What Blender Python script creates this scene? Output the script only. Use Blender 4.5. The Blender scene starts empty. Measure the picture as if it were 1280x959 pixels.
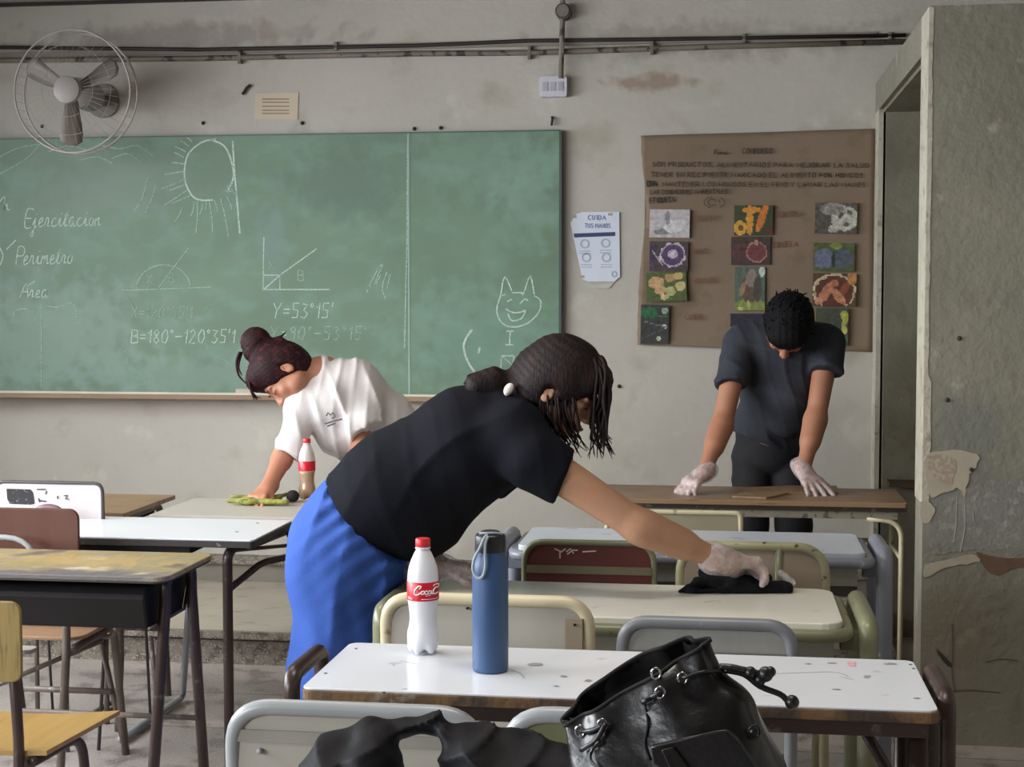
import bpy, bmesh, math, random
import numpy as np
from mathutils import Vector, Matrix, noise

random.seed(7)
V = Vector
S = bpy.context.scene
COL = S.collection

# ------------------------------------------------------------------ camera
FPX = 1900.0
CAMZ = 1.47
YAW = math.radians(8.0)
PIT = math.atan(105.5 / FPX)
cam = bpy.data.cameras.new('camera')
cam.sensor_width = 36.0
cam.lens = 36.0 * FPX / 1280.0
cam.clip_start = 0.05
camo = bpy.data.objects.new('camera', cam)
COL.objects.link(camo)
camo.location = (0, 0, CAMZ)
camo.rotation_euler = (math.pi / 2 - PIT, 0, YAW)
S.camera = camo

# ------------------------------------------------------------------ world, lights, exposure
w = bpy.data.worlds.new('daylight')
S.world = w
w.use_nodes = True
w.node_tree.nodes['Background'].inputs[0].default_value = (0.75, 0.85, 1.0, 1)
w.node_tree.nodes['Background'].inputs[1].default_value = 1.0


def area(name, loc, target, sx, sy, energy, col=(1, 1, 1), spread=180):
    l = bpy.data.lights.new(name, 'AREA')
    l.shape = 'RECTANGLE'
    l.size = sx
    l.size_y = sy
    l.energy = energy
    l.color = col
    l.spread = math.radians(spread)
    o = bpy.data.objects.new(name, l)
    COL.objects.link(o)
    o.location = loc
    o.rotation_euler = (V(target) - V(loc)).to_track_quat('-Z', 'Y').to_euler()
    return o


# daylight entering through the tall windows of the left wall (their real place), sky from above
area('window_daylight', (-4.3, 3.6, 1.85), (0.6, 4.6, 0.0), 4.2, 1.3, 130, (0.93, 0.96, 1.0), 125)
area('window_daylight', (-4.3, -0.4, 1.85), (0.6, 2.6, 0.0), 3.2, 1.3, 92, (0.93, 0.96, 1.0), 125)
# two added overhead fill lamps, not fittings of the room
area('overhead_fill', (-2.0, 4.1, 3.3), (-2.0, 4.1, 0), 1.2, 0.3, 17, (1.0, 0.90, 0.80), 140)
area('overhead_fill', (-0.3, 2.6, 3.3), (-0.3, 2.6, 0), 1.2, 0.3, 14, (1.0, 0.92, 0.84), 140)

S.view_settings.view_transform = 'Standard'
S.view_settings.look = 'None'
S.view_settings.exposure = 0.40
S.view_settings.gamma = 1.0
S.view_settings.use_curve_mapping = False


# ------------------------------------------------------------------ projection helper (pixel + room plane -> room point)
def ray(px, py):
    x = (px - 640) / FPX
    y = -(py - 479.5) / FPX
    cp, sp = math.cos(PIT), math.sin(PIT)
    d = (x, cp + y * sp, -sp + y * cp)
    c, s = math.cos(YAW), math.sin(YAW)
    return V((d[0] * c - d[1] * s, d[0] * s + d[1] * c, d[2]))


def at(px, py, Y):
    d = ray(px, py)
    return V((0, 0, CAMZ)) + d * (Y / d.y)


def atz(px, py, z):
    d = ray(px, py)
    return V((0, 0, CAMZ)) + d * ((z - CAMZ) / d.z)


# ------------------------------------------------------------------ materials
def lin(r, g, b):
    f = lambda c: c / 12.92 if c <= 0.04045 else ((c + 0.055) / 1.055) ** 2.4
    return (f(r / 255), f(g / 255), f(b / 255), 1)


MATS = {}


def mat(name, col, rough=0.5, metal=0.0, var=0.12, vscale=6.0, bump=0.0, bscale=60.0, spots=(), col2=None,
        thr=None, spec=0.5, coat=0.0, vcol=False, alpha=1.0, trans=0.0, stretch=None, sheen=0.0, extra=None):
    """Procedural material: base colour with noise variation, a second worn/dirty colour, optional local stains."""
    if name in MATS:
        return MATS[name]
    m = bpy.data.materials.new(name)
    m.use_nodes = True
    nt = m.node_tree
    N = nt.nodes
    L = nt.links
    b = N['Principled BSDF']
    b.inputs['Roughness'].default_value = rough
    b.inputs['Metallic'].default_value = metal
    b.inputs['Specular IOR Level'].default_value = spec
    b.inputs['Coat Weight'].default_value = coat
    b.inputs['Sheen Weight'].default_value = sheen
    b.inputs['Transmission Weight'].default_value = trans
    b.inputs['Alpha'].default_value = alpha
    tc = N.new('ShaderNodeTexCoord')
    geo = N.new('ShaderNodeNewGeometry')
    vec = geo.outputs['Position']
    if stretch:
        mp = N.new('ShaderNodeMapping')
        mp.inputs['Scale'].default_value = stretch
        L.new(vec, mp.inputs['Vector'])
        vec2 = mp.outputs['Vector']
    else:
        vec2 = vec

    def nz(scale, detail=5, v=vec2):
        n = N.new('ShaderNodeTexNoise')
        n.inputs['Scale'].default_value = scale
        n.inputs['Detail'].default_value = detail
        L.new(v, n.inputs['Vector'])
        return n.outputs['Fac']

    def mix(fac, a, bb):
        mx = N.new('ShaderNodeMix')
        mx.data_type = 'RGBA'
        if isinstance(fac, (int, float)):
            mx.inputs['Factor'].default_value = fac
        else:
            L.new(fac, mx.inputs['Factor'])
        for sock, val in (('A', a), ('B', bb)):
            i = [s for s in mx.inputs if s.name == sock and s.type == 'RGBA'][0]
            if isinstance(val, (tuple, list)):
                i.default_value = val
            else:
                L.new(val, i)
        return [o for o in mx.outputs if o.type == 'RGBA'][0]

    def ramp(src, lo, hi):
        r = N.new('ShaderNodeMapRange')
        r.inputs['From Min'].default_value = lo
        r.inputs['From Max'].default_value = hi
        L.new(src, r.inputs['Value'])
        return r.outputs['Result']

    if vcol:
        at_ = N.new('ShaderNodeAttribute')
        at_.attribute_name = 'Col'
        base = at_.outputs['Color']
        L.new(base, b.inputs['Base Color'])
    else:
        c = lin(*col)
        dk = tuple(v * (1 - var) for v in c[:3]) + (1,)
        lt = tuple(min(1, v * (1 + var)) for v in c[:3]) + (1,)
        base = mix(ramp(nz(vscale), 0.3, 0.7), dk, lt)
        if col2:
            t0, t1 = thr or (0.6, 0.66)
            base = mix(ramp(nz(vscale * 2.7, 8), t0, t1), base, lin(*col2))
        if extra:
            for (c3, sc, t0, t1) in extra:
                base = mix(ramp(nz(sc, 8), t0, t1), base, lin(*c3))
        for (cx, cy, cz, rx, ry, rz, sc, st) in spots:
            # a stain with a place of its own on the surface
            mp = N.new('ShaderNodeMapping')
            mp.vector_type = 'TEXTURE'
            mp.inputs['Location'].default_value = (cx, cy, cz)
            mp.inputs['Scale'].default_value = (rx, ry, rz)
            L.new(vec, mp.inputs['Vector'])
            ln = N.new('ShaderNodeVectorMath')
            ln.operation = 'LENGTH'
            L.new(mp.outputs['Vector'], ln.inputs[0])
            ad = N.new('ShaderNodeMath')
            ad.operation = 'MULTIPLY_ADD'
            ad.inputs[1].default_value = 2.2
            L.new(nz(14, 8, vec), ad.inputs[0])
            L.new(ln.outputs['Value'], ad.inputs[2])
            f = ramp(ad.outputs[0], 2.1, 1.5)
            mm = N.new('ShaderNodeMath')
            mm.operation = 'MULTIPLY'
            mm.inputs[1].default_value = st
            L.new(f, mm.inputs[0])
            base = mix(mm.outputs[0], base, lin(*sc))
        L.new(base, b.inputs['Base Color'])
    if bump:
        bp = N.new('ShaderNodeBump')
        bp.inputs['Strength'].default_value = bump
        bp.inputs['Distance'].default_value = 0.01
        L.new(nz(bscale, 6), bp.inputs['Height'])
        L.new(bp.outputs['Normal'], b.inputs['Normal'])
    MATS[name] = m
    return m


# ------------------------------------------------------------------ objects
def tag(o, label=None, cat=None, group=None, kind=None):
    if label:
        o['label'] = label
    if cat:
        o['category'] = cat
    if group:
        o['group'] = group
    if kind:
        o['kind'] = kind
    return o


def thing(name, label, cat, loc, group=None):
    o = bpy.data.objects.new(name, None)
    o.empty_display_size = 0.1
    COL.objects.link(o)
    o.location = V(loc)
    return tag(o, label, cat, group)


def wloc(p):
    r = V((0, 0, 0))
    while p:
        r = r + p.location
        p = p.parent
    return r


def obj(name, bm, m, parent=None, smooth=False, bevel=0.0, M=None, angle=None):
    """bm is in room coordinates (or in chair coordinates with M)."""
    if M is not None:
        bm.transform(M)
    off = wloc(parent) if parent else V((0, 0, 0))
    if off.length:
        bmesh.ops.translate(bm, verts=bm.verts, vec=-off)
    bmesh.ops.recalc_face_normals(bm, faces=bm.faces)
    me = bpy.data.meshes.new(name)
    bm.to_mesh(me)
    bm.free()
    for mm in (m if isinstance(m, (list, tuple)) else [m]):
        me.materials.append(mm)
    o = bpy.data.objects.new(name, me)
    COL.objects.link(o)
    if parent:
        o.parent = parent
    if smooth:
        me.polygons.foreach_set('use_smooth', [True] * len(me.polygons))
        if angle:
            try:
                me.set_sharp_from_angle(angle=math.radians(angle))
            except Exception:
                pass
    if bevel:
        bv = o.modifiers.new('bevel', 'BEVEL')
        bv.width = bevel
        bv.segments = 2
        bv.limit_method = 'ANGLE'
    return o


def nb():
    return bmesh.new()


def box(bm, x0, x1, y0, y1, z0, z1):
    vs = [bm.verts.new((x, y, z)) for x in (x0, x1) for y in (y0, y1) for z in (z0, z1)]
    for f in ((0, 1, 3, 2), (4, 6, 7, 5), (0, 4, 5, 1), (2, 3, 7, 6), (0, 2, 6, 4), (1, 5, 7, 3)):
        bm.faces.new([vs[i] for i in f])
    return bm


def fillet(pts, r, n=6):
    """Round the corners of a polyline."""
    pts = [V(p) for p in pts]
    out = [pts[0]]
    for i in range(1, len(pts) - 1):
        a, b, c = pts[i - 1], pts[i], pts[i + 1]
        rr = r[i - 1] if isinstance(r, (list, tuple)) else r
        u = (a - b)
        v = (c - b)
        q = min(rr, u.length * 0.49, v.length * 0.49)
        if q < 1e-4:
            out.append(b)
            continue
        p0 = b + u.normalized() * q
        p2 = b + v.normalized() * q
        for k in range(n + 1):
            t = k / n
            out.append(p0 * (1 - t) ** 2 + b * 2 * t * (1 - t) + p2 * t * t)
    out.append(pts[-1])
    return out


def tube(bm, pts, r, seg=10, cap=True, flat=1.0, closed=False):
    pts = [V(p) for p in pts]
    n = len(pts)
    rr = r if isinstance(r, (list, tuple)) else [r] * n
    up = None
    rings = []
    for i, p in enumerate(pts):
        if closed:
            t = pts[(i + 1) % n] - pts[i - 1]
        else:
            t = pts[min(i + 1, n - 1)] - pts[max(i - 1, 0)]
        if t.length < 1e-9:
            t = V((0, 0, 1))
        t.normalize()
        if up is None:
            a = V((0, 0, 1)) if abs(t.z) < 0.9 else V((0, 1, 0))
            up = (a - t * a.dot(t)).normalized()
        else:
            up = up - t * up.dot(t)
            if up.length < 1e-6:
                up = t.orthogonal()
            up.normalize()
        s = t.cross(up)
        rings.append([bm.verts.new(p + (up * math.cos(2 * math.pi * k / seg) * flat + s * math.sin(2 * math.pi * k / seg)) * rr[i])
                      for k in range(seg)])
    m = n if closed else n - 1
    for i in range(m):
        A, B = rings[i], rings[(i + 1) % n]
        for k in range(seg):
            bm.faces.new((A[k], A[(k + 1) % seg], B[(k + 1) % seg], B[k]))
    if cap and not closed:
        bm.faces.new(rings[0])
        bm.faces.new(rings[-1][::-1])
    return bm


def lathe(bm, c, prof, seg=32, lobes=None):
    """prof: (radius, z). lobes: fn(theta, z) -> radius factor, dz"""
    rings = []
    for (r, z) in prof:
        ring = []
        for k in range(seg):
            th = 2 * math.pi * k / seg
            f, dz = lobes(th, r, z) if lobes else (1, 0)
            ring.append(bm.verts.new((c[0] + r * f * math.cos(th), c[1] + r * f * math.sin(th), c[2] + z + dz)))
        rings.append(ring)
    for A, B in zip(rings, rings[1:]):
        for k in range(seg):
            bm.faces.new((A[k], A[(k + 1) % seg], B[(k + 1) % seg], B[k]))
    bm.faces.new(rings[0][::-1])
    bm.faces.new(rings[-1])
    return bm


def prism(bm, poly, d):
    """poly: planar list of points, extruded along vector d."""
    a = [bm.verts.new(V(p)) for p in poly]
    b = [bm.verts.new(V(p) + V(d)) for p in poly]
    bm.faces.new(a)
    bm.faces.new(b[::-1])
    n = len(a)
    for i in range(n):
        bm.faces.new((a[i], b[i], b[(i + 1) % n], a[(i + 1) % n]))
    return bm


def rrect(x0, x1, y0, y1, r, n=5, corners=(1, 1, 1, 1)):
    """corners: 00, 10, 11, 01"""
    out = []
    for (cx, cy, a0, on) in ((x0, y0, 180, corners[0]), (x1, y0, 270, corners[1]), (x1, y1, 0, corners[2]), (x0, y1, 90, corners[3])):
        if not on:
            out.append((cx, cy))
            continue
        ox = cx + (r if cx == x0 else -r)
        oy = cy + (r if cy == y0 else -r)
        for k in range(n + 1):
            a = math.radians(a0 + 90 * k / n)
            out.append((ox + r * math.cos(a), oy + r * math.sin(a)))
    return out


# single-stroke lettering (unit cell, y up)
GL = {
 'A': [[(0, 0), (.4, 1), (.8, 0)], [(.15, .4), (.65, .4)]], 'B': [[(0, 0), (0, 1), (.5, .95), (.55, .6), (0, .52), (.6, .45), (.6, .05), (0, 0)]],
 'C': [[(.7, .85), (.4, 1), (.05, .7), (.05, .3), (.4, 0), (.7, .15)]], 'D': [[(0, 0), (0, 1), (.5, .9), (.65, .5), (.5, .1), (0, 0)]],
 'E': [[(.6, 1), (0, 1), (0, 0), (.6, 0)], [(0, .5), (.5, .5)]], 'F': [[(.6, 1), (0, 1), (0, 0)], [(0, .5), (.5, .5)]],
 'G': [[(.7, .85), (.35, 1), (.05, .6), (.1, .15), (.5, 0), (.7, .4), (.4, .4)]], 'I': [[(.2, 0), (.2, 1)]],
 'H': [[(0, 0), (0, 1)], [(.6, 0), (.6, 1)], [(0, .5), (.6, .5)]], 'K': [[(0, 0), (0, 1)], [(.6, 1), (0, .45), (.6, 0)]], 'J': [[(.5, 1), (.5, .1), (.2, 0), (0, .2)]], 'L': [[(0, 1), (0, 0), (.55, 0)]], 'M': [[(0, 0), (.05, 1), (.4, .3), (.75, 1), (.8, 0)]],
 'N': [[(0, 0), (0, 1), (.6, 0), (.6, 1)]], 'O': [[(.35, 1), (.02, .6), (.1, .1), (.45, 0), (.7, .45), (.6, .9), (.35, 1)]],
 'P': [[(0, 0), (0, 1), (.55, .95), (.55, .55), (0, .5)]], 'Q': [[(.35, 1), (.02, .6), (.1, .1), (.45, 0), (.7, .45), (.6, .9), (.35, 1)], [(.4, .3), (.75, -.1)]],
 'R': [[(0, 0), (0, 1), (.55, .95), (.55, .55), (0, .5), (.65, 0)]], 'S': [[(.6, .9), (.3, 1), (.05, .75), (.55, .4), (.5, .05), (0, .1)]],
 'T': [[(0, 1), (.7, 1)], [(.35, 1), (.35, 0)]], 'U': [[(0, 1), (.05, .2), (.35, 0), (.6, .25), (.65, 1)]], 'V': [[(0, 1), (.35, 0), (.7, 1)]],
 'X': [[(0, 0), (.6, 1)], [(0, 1), (.6, 0)]], 'Y': [[(0, 1), (.3, .5), (.65, 1)], [(.3, .5), (.2, 0)]], 'Z': [[(0, 1), (.6, 1), (0, 0), (.6, 0)]],
 '0': [[(.3, 1), (.02, .6), (.1, .1), (.4, 0), (.6, .45), (.5, .9), (.3, 1)]], '1': [[(.05, .7), (.3, 1), (.25, 0)]],
 '2': [[(.05, .8), (.3, 1), (.55, .75), (0, 0), (.6, 0)]], '3': [[(.05, .95), (.5, .9), (.2, .55), (.55, .3), (.3, 0), (0, .1)]],
 '4': [[(.4, 0), (.4, 1), (0, .35), (.6, .35)]], '5': [[(.55, 1), (.1, 1), (.08, .6), (.5, .5), (.45, .05), (0, .05)]],
 '8': [[(.3, .5), (.05, .8), (.3, 1), (.5, .8), (.3, .5), (.05, .2), (.3, 0), (.55, .2), (.3, .5)]],
 '9': [[(.5, .7), (.2, .5), (.05, .8), (.3, 1), (.5, .8), (.45, 0)]], '=': [[(0, .35), (.5, .35)], [(0, .6), (.5, .6)]], '-': [[(0, .48), (.6, .5)]],
 'o': [[(.2, .5), (.02, .3), (.1, .03), (.35, .1), (.38, .4), (.2, .5), (.45, .42)]], "'": [[(.1, 1.05), (.05, .75)]], '.': [[(.1, 0), (.14, .05)]], ',': [[(.12, .08), (.05, -.15)]],
 'x': [[(0, 0), (.5, .7)], [(0, .7), (.5, 0)]], 'y': [[(0, .7), (.25, .2)], [(.5, .75), (.1, -.3)]], '?': [[(0, .8), (.3, 1), (.5, .75), (.25, .4)], [(.25, .1), (.27, .03)]],
 'a': [[(.45, .5), (.15, .5), (.02, .2), (.2, 0), (.42, .2), (.45, .5), (.5, 0), (.65, .08)]], 'c': [[(.4, .45), (.15, .45), (.03, .2), (.2, 0), (.5, .1)]],
 'e': [[(0, .15), (.35, .35), (.25, .52), (.05, .3), (.15, 0), (.5, .1)]], 'i': [[(0, .1), (.15, .5), (.2, .03), (.4, .1)], [(.2, .72), (.22, .76)]],
 'j': [[(0, .1), (.2, .5), (.15, -.5), (-.05, -.4), (.4, .1)], [(.2, .72), (.22, .76)]], 'm': [[(0, 0), (.05, .5), (.1, .3), (.25, .5), (.3, 0), (.35, .35), (.5, .5), (.55, .05), (.7, .1)]],
 'n': [[(0, 0), (.05, .5), (.1, .3), (.3, .5), (.35, .05), (.55, .1)]], 'r': [[(0, .1), (.12, .5), (.3, .42), (.3, .05), (.5, .1)]],
 '*': [[(.1, 1), (0, .85), (.12, .72), (.25, .85), (.1, 1)]], 't': [[(0, .1), (.25, .95), (.15, .05), (.4, .1)], [(.0, .62), (.4, .65)]], 'u': [[(0, .45), (.05, .05), (.3, .1), (.38, .5), (.4, .05), (.6, .1)]],
 'p': [[(.0, .4), (.05, .5), (.0, -.4), (.1, .45), (.35, .45), (.3, .05), (.1, .05)]], 'b': [[(.05, 1), (0, 0), (.3, .0), (.4, .3), (.1, .45)]],
}


def strokes(text, x, y, h, wf=0.8, slant=0.0, gap=0.22, rise=0.0, jit=0.0, rnd=random):
    """polylines in a plane with y DOWN (pixel-like): x,y = left end of the baseline."""
    out = []
    cx = x
    for ch in text:
        if ch == ' ':
            cx += h * 0.5 * wf
            continue
        g = GL.get(ch)
        if g is None:
            cx += h * 0.4
            continue
        wmax = max(p[0] for l in g for p in l)
        for l in g:
            out.append([(cx + (p[0] + slant * p[1]) * h * wf + rnd.uniform(-jit, jit),
                         y - p[1] * h + rise * (cx - x) + rnd.uniform(-jit, jit)) for p in l])
        cx += (wmax + gap) * h * wf
    return out


def ribbon(bm, pts, wd, nrm=V((0, -1, 0)), th=0.0008):
    """thin raised stroke lying on a plane with normal nrm"""
    pts = [V(p) for p in pts]
    n = len(pts)
    prev = None
    for i, p in enumerate(pts):
        t = (pts[min(i + 1, n - 1)] - pts[max(i - 1, 0)])
        if t.length < 1e-9:
            t = V((1, 0, 0))
        s = t.normalized().cross(nrm).normalized() * wd / 2
        cur = [bm.verts.new(p + s), bm.verts.new(p + s * 0.8 + nrm * th), bm.verts.new(p - s * 0.8 + nrm * th), bm.verts.new(p - s)]
        if prev:
            for k in range(3):
                bm.faces.new((prev[k], prev[k + 1], cur[k + 1], cur[k]))
        prev = cur
    return bm


def smooth_line(pts, n=4):
    """Catmull-Rom through points of any dimension"""
    P = [tuple(p) for p in pts]
    if len(P) < 3:
        return P
    out = []
    for i in range(len(P) - 1):
        p0 = P[max(i - 1, 0)]
        p1 = P[i]
        p2 = P[i + 1]
        p3 = P[min(i + 2, len(P) - 1)]
        for k in range(n):
            t = k / n
            out.append(tuple(0.5 * (2 * b + (c - a) * t + (2 * a - 5 * b + 4 * c - d) * t * t + (3 * b - a - 3 * c + d) * t ** 3)
                             for a, b, c, d in zip(p0, p1, p2, p3)))
    out.append(P[-1])
    return out


# ------------------------------------------------------------------ soft solids (bodies, clothes, hair): blended volumes turned into one surface
class Soft:
    def __init__(self, h=0.007):
        self.ops = []
        self.h = h
        self.fields = []
        self.cuts = []

    def cap(self, a, b, ra, rb, k=0.03, sq=None, planes=(), mode='add'):
        """tapered capsule; sq=(axis, factor) widens along an axis; planes=[(point, normal)] keep the side against the normal"""
        self.ops.append((mode, 'cap', (np.array(a, float), np.array(b, float), ra, rb, sq), k, [(np.array(p, float), np.array(V(n).normalized(), float)) for p, n in planes]))
        return self

    def ell(self, c, r, R=None, k=0.03, planes=(), mode='add'):
        self.ops.append((mode, 'ell', (np.array(c, float), np.array(r, float), np.array(R if R is not None else Matrix.Identity(3), float)), k,
                         [(np.array(p, float), np.array(V(n).normalized(), float)) for p, n in planes]))
        return self

    def chain(self, pts, rad, k=0.03, **kw):
        for i in range(len(pts) - 1):
            self.cap(pts[i], pts[i + 1], rad[i], rad[i + 1], k, **kw)
        return self

    def field(self, fn):
        self.fields.append(fn)
        return self

    def cut(self, p, n):
        self.cuts.append((np.array(p, float), np.array(V(n).normalized(), float)))
        return self

    def _bb(self, op):
        t, a = op[1], op[2]
        if t == 'cap':
            r = max(a[2], a[3]) * (max(1, a[4][1]) if a[4] else 1)
            return np.minimum(a[0], a[1]) - r, np.maximum(a[0], a[1]) + r
        r = np.max(a[1])
        return a[0] - r, a[0] + r

    def build(self, name, m, parent=None):
        h = self.h
        lo = np.min([self._bb(o)[0] for o in self.ops if o[0] == 'add'], axis=0) - 4 * h
        hi = np.max([self._bb(o)[1] for o in self.ops if o[0] == 'add'], axis=0) + 4 * h
        n = np.ceil((hi - lo) / h).astype(int) + 1
        D = np.full(n, 0.2, np.float32)
        ax = [lo[i] + h * np.arange(n[i]) for i in range(3)]
        for op in self.ops:
            mode, typ, a, k, planes = op
            l, u = self._bb(op)
            i0 = np.maximum(0, np.floor((l - k - 3 * h - lo) / h).astype(int))
            i1 = np.minimum(n, np.ceil((u + k + 3 * h - lo) / h).astype(int) + 1)
            if np.any(i1 <= i0):
                continue
            sl = tuple(slice(i0[j], i1[j]) for j in range(3))
            X = ax[0][sl[0]][:, None, None]
            Y = ax[1][sl[1]][None, :, None]
            Z = ax[2][sl[2]][None, None, :]
            if typ == 'cap':
                p0, p1, ra, rb, sq = a
                dv = p1 - p0
                q = max(1e-9, float(dv @ dv))
                t = np.clip(((X - p0[0]) * dv[0] + (Y - p0[1]) * dv[1] + (Z - p0[2]) * dv[2]) / q, 0, 1)
                vx, vy, vz = X - p0[0] - t * dv[0], Y - p0[1] - t * dv[1], Z - p0[2] - t * dv[2]
                if sq:
                    s = np.array(V(sq[0]).normalized())
                    f = (vx * s[0] + vy * s[1] + vz * s[2]) * (1.0 / sq[1] - 1)
                    vx, vy, vz = vx + f * s[0], vy + f * s[1], vz + f * s[2]
                d = np.sqrt(vx * vx + vy * vy + vz * vz) - (ra + (rb - ra) * t)
            else:
                c, r, R = a
                vx, vy, vz = X - c[0], Y - c[1], Z - c[2]
                e = [(R[0][j] * vx + R[1][j] * vy + R[2][j] * vz) for j in range(3)]
                k0 = np.sqrt(sum((e[j] / r[j]) ** 2 for j in range(3)))
                k1 = np.sqrt(sum((e[j] / r[j] ** 2) ** 2 for j in range(3)))
                d = k0 * (k0 - 1) / np.maximum(k1, 1e-9)
                d = np.where(k0 < 1e-3, -np.min(r), d)
            for (pp, nn) in planes:
                d = np.maximum(d, (X - pp[0]) * nn[0] + (Y - pp[1]) * nn[1] + (Z - pp[2]) * nn[2])
            d = d.astype(np.float32)
            A = D[sl]
            if mode == 'add':
                hh = np.clip(0.5 + 0.5 * (A - d) / k, 0, 1)
                D[sl] = A * (1 - hh) + d * hh - k * hh * (1 - hh)
            else:
                hh = np.clip(0.5 - 0.5 * (A + d) / k, 0, 1)
                D[sl] = A * (1 - hh) + (-d) * hh + k * hh * (1 - hh)
        X, Y, Z = ax[0][:, None, None], ax[1][None, :, None], ax[2][None, None, :]
        near = np.abs(D) < 0.06
        for fn in self.fields:
            D = np.where(near, D + fn(X, Y, Z).astype(np.float32), D)
        for (pp, nn) in self.cuts:
            D = np.maximum(D, ((X - pp[0]) * nn[0] + (Y - pp[1]) * nn[1] + (Z - pp[2]) * nn[2]).astype(np.float32))
        # surface nets
        ins = D < 0
        c = [(0, 0, 0), (1, 0, 0), (0, 1, 0), (1, 1, 0), (0, 0, 1), (1, 0, 1), (0, 1, 1), (1, 1, 1)]
        sh = tuple(n - 1)
        cnt = np.zeros(sh, np.int8)
        for (i, j, k) in c:
            cnt += ins[i:i + sh[0], j:j + sh[1], k:k + sh[2]]
        act = (cnt > 0) & (cnt < 8)
        I = np.argwhere(act)
        idx = np.full(sh, -1, np.int64)
        idx[act] = np.arange(len(I))
        val = np.stack([D[I[:, 0] + i, I[:, 1] + j, I[:, 2] + k] for (i, j, k) in c], 1)
        P = np.zeros((len(I), 3))
        W = np.zeros(len(I))
        for a in range(8):
            for b in range(a + 1, 8):
                if sum(abs(c[a][q] - c[b][q]) for q in range(3)) != 1:
                    continue
                va, vb = val[:, a], val[:, b]
                cr = (va < 0) != (vb < 0)
                t = np.where(cr, va / np.where(cr, va - vb, 1), 0)
                p = np.array(c[a])[None] + t[:, None] * (np.array(c[b]) - np.array(c[a]))[None]
                P += p * cr[:, None]
                W += cr
        P = (P / W[:, None] + I) * h + lo
        F = []
        for axis in range(3):
            s1 = [slice(1, n[q] - 1) for q in range(3)]
            s1[axis] = slice(0, n[axis] - 1)
            s2 = list(s1)
            s2[axis] = slice(1, n[axis])
            A = ins[tuple(s1)]
            B = ins[tuple(s2)]
            E = np.argwhere(A != B)
            off = np.array([s.start for s in s1])
            E0 = E + off
            fl = A[tuple(E.T)]
            u, v = (axis + 1) % 3, (axis + 2) % 3
            du = np.zeros(3, int)
            dv = np.zeros(3, int)
            du[u] = 1
            dv[v] = 1
            g = lambda e: idx[tuple(e.T)]
            q = np.stack([g(E0 - du - dv), g(E0 - dv), g(E0), g(E0 - du)], 1)
            q = np.where(fl[:, None], q, q[:, ::-1])
            F.append(q)
        F = np.concatenate(F)
        F = F[np.all(F >= 0, axis=1)]
        P = P - np.array(wloc(parent) if parent else (0, 0, 0))
        me = bpy.data.meshes.new(name)
        me.vertices.add(len(P))
        me.vertices.foreach_set('co', P.astype(np.float32).ravel())
        me.loops.add(len(F) * 4)
        me.loops.foreach_set('vertex_index', F.astype(np.int32).ravel())
        me.polygons.add(len(F))
        me.polygons.foreach_set('loop_start', np.arange(0, len(F) * 4, 4, dtype=np.int32))
        me.polygons.foreach_set('use_smooth', np.ones(len(F), bool))
        me.update(calc_edges=True)
        me.validate()
        me.materials.append(m)
        o = bpy.data.objects.new(name, me)
        COL.objects.link(o)
        if parent:
            o.parent = parent
        return o

# ================================================================== SETTING
WY = 6.9          # face of the front wall
XL, XR, YB, ZC = -4.5, 3.0, -2.6, 3.45
PX = 0.645        # side of the masonry closet
PY = 5.1          # its face towards the room

wall_m = mat('painted plaster wall', (186, 181, 171), 0.75, var=0.07, vscale=1.6, bump=0.25, bscale=22,
             col2=(168, 162, 146), thr=(0.58, 0.75), extra=[((196, 193, 182), 5.0, 0.62, 0.72)],
             spots=[(-0.33, 6.9, 2.44, .2, .1, .05, (134, 104, 74), 0.6), (-0.1, 6.9, 2.62, .9, .1, .10, (110, 98, 84), .35),
                    (-2.6, 6.9, 2.7, .9, .1, .08, (120, 100, 92), .4), (-0.66, 6.9, 0.8, .3, .1, .22, (196, 192, 178), .6)])
old_m = mat('worn grey cement plaster', (130, 127, 112), 0.85, var=0.13, vscale=3.0, bump=0.5, bscale=35,
            col2=(122, 117, 102), thr=(0.56, 0.72), extra=[((166, 162, 148), 8.0, 0.62, 0.72)],
            spots=[(0.80, 5.1, 1.02, .16, .3, .2, (120, 120, 112), .8), (0.74, 5.1, .35, .2, .3, .25, (126, 116, 98), .5)])
edge_m = mat('chipped pale edge paint', (182, 177, 160), .7, var=.1, vscale=8, bump=.5, bscale=60, col2=(150, 142, 124), thr=(.58, .66))
niche_m = mat('olive grey niche plaster', (122, 118, 101), 0.9, var=0.2, vscale=4, bump=0.4, bscale=30, col2=(112, 104, 88), thr=(0.55, 0.75))  # a little darker than the plaster of the closet face
floor_m = mat('polished terrazzo floor', (170, 160, 153), 0.35, var=0.10, vscale=3, col2=(128, 118, 112), thr=(0.52, 0.62),
              extra=[((190, 182, 176), 110.0, 0.56, 0.64), ((124, 114, 108), 130.0, 0.6, 0.66)], bump=0.02)
terr_m = mat('speckled terrazzo edge', (130, 122, 110), 0.6, var=0.15, vscale=9, col2=(92, 84, 74), thr=(0.5, 0.6),
             extra=[((168, 160, 146), 120.0, 0.55, 0.63)], bump=0.2)
dark_m = mat('nosing shadow tone', (70, 64, 56), 0.9, var=0.3, vscale=12)  # dark tone for the shade beneath the podium nosing
ceil_m = mat('ceiling paint', (118, 112, 104), 0.9, var=0.05)
podm = mat('cement podium top', (176, 168, 152), 0.6, var=0.1, vscale=4, col2=(150, 142, 126), thr=(0.55, 0.7))


def struct(name, bm, m, parent=None, **k):
    o = obj(name, bm, m, parent, **k)
    if parent is None:
        o['kind'] = 'structure'
    return o


fl = struct('floor', box(nb(), XL, XR, YB, 7.1, -0.1, 0), floor_m)
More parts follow.
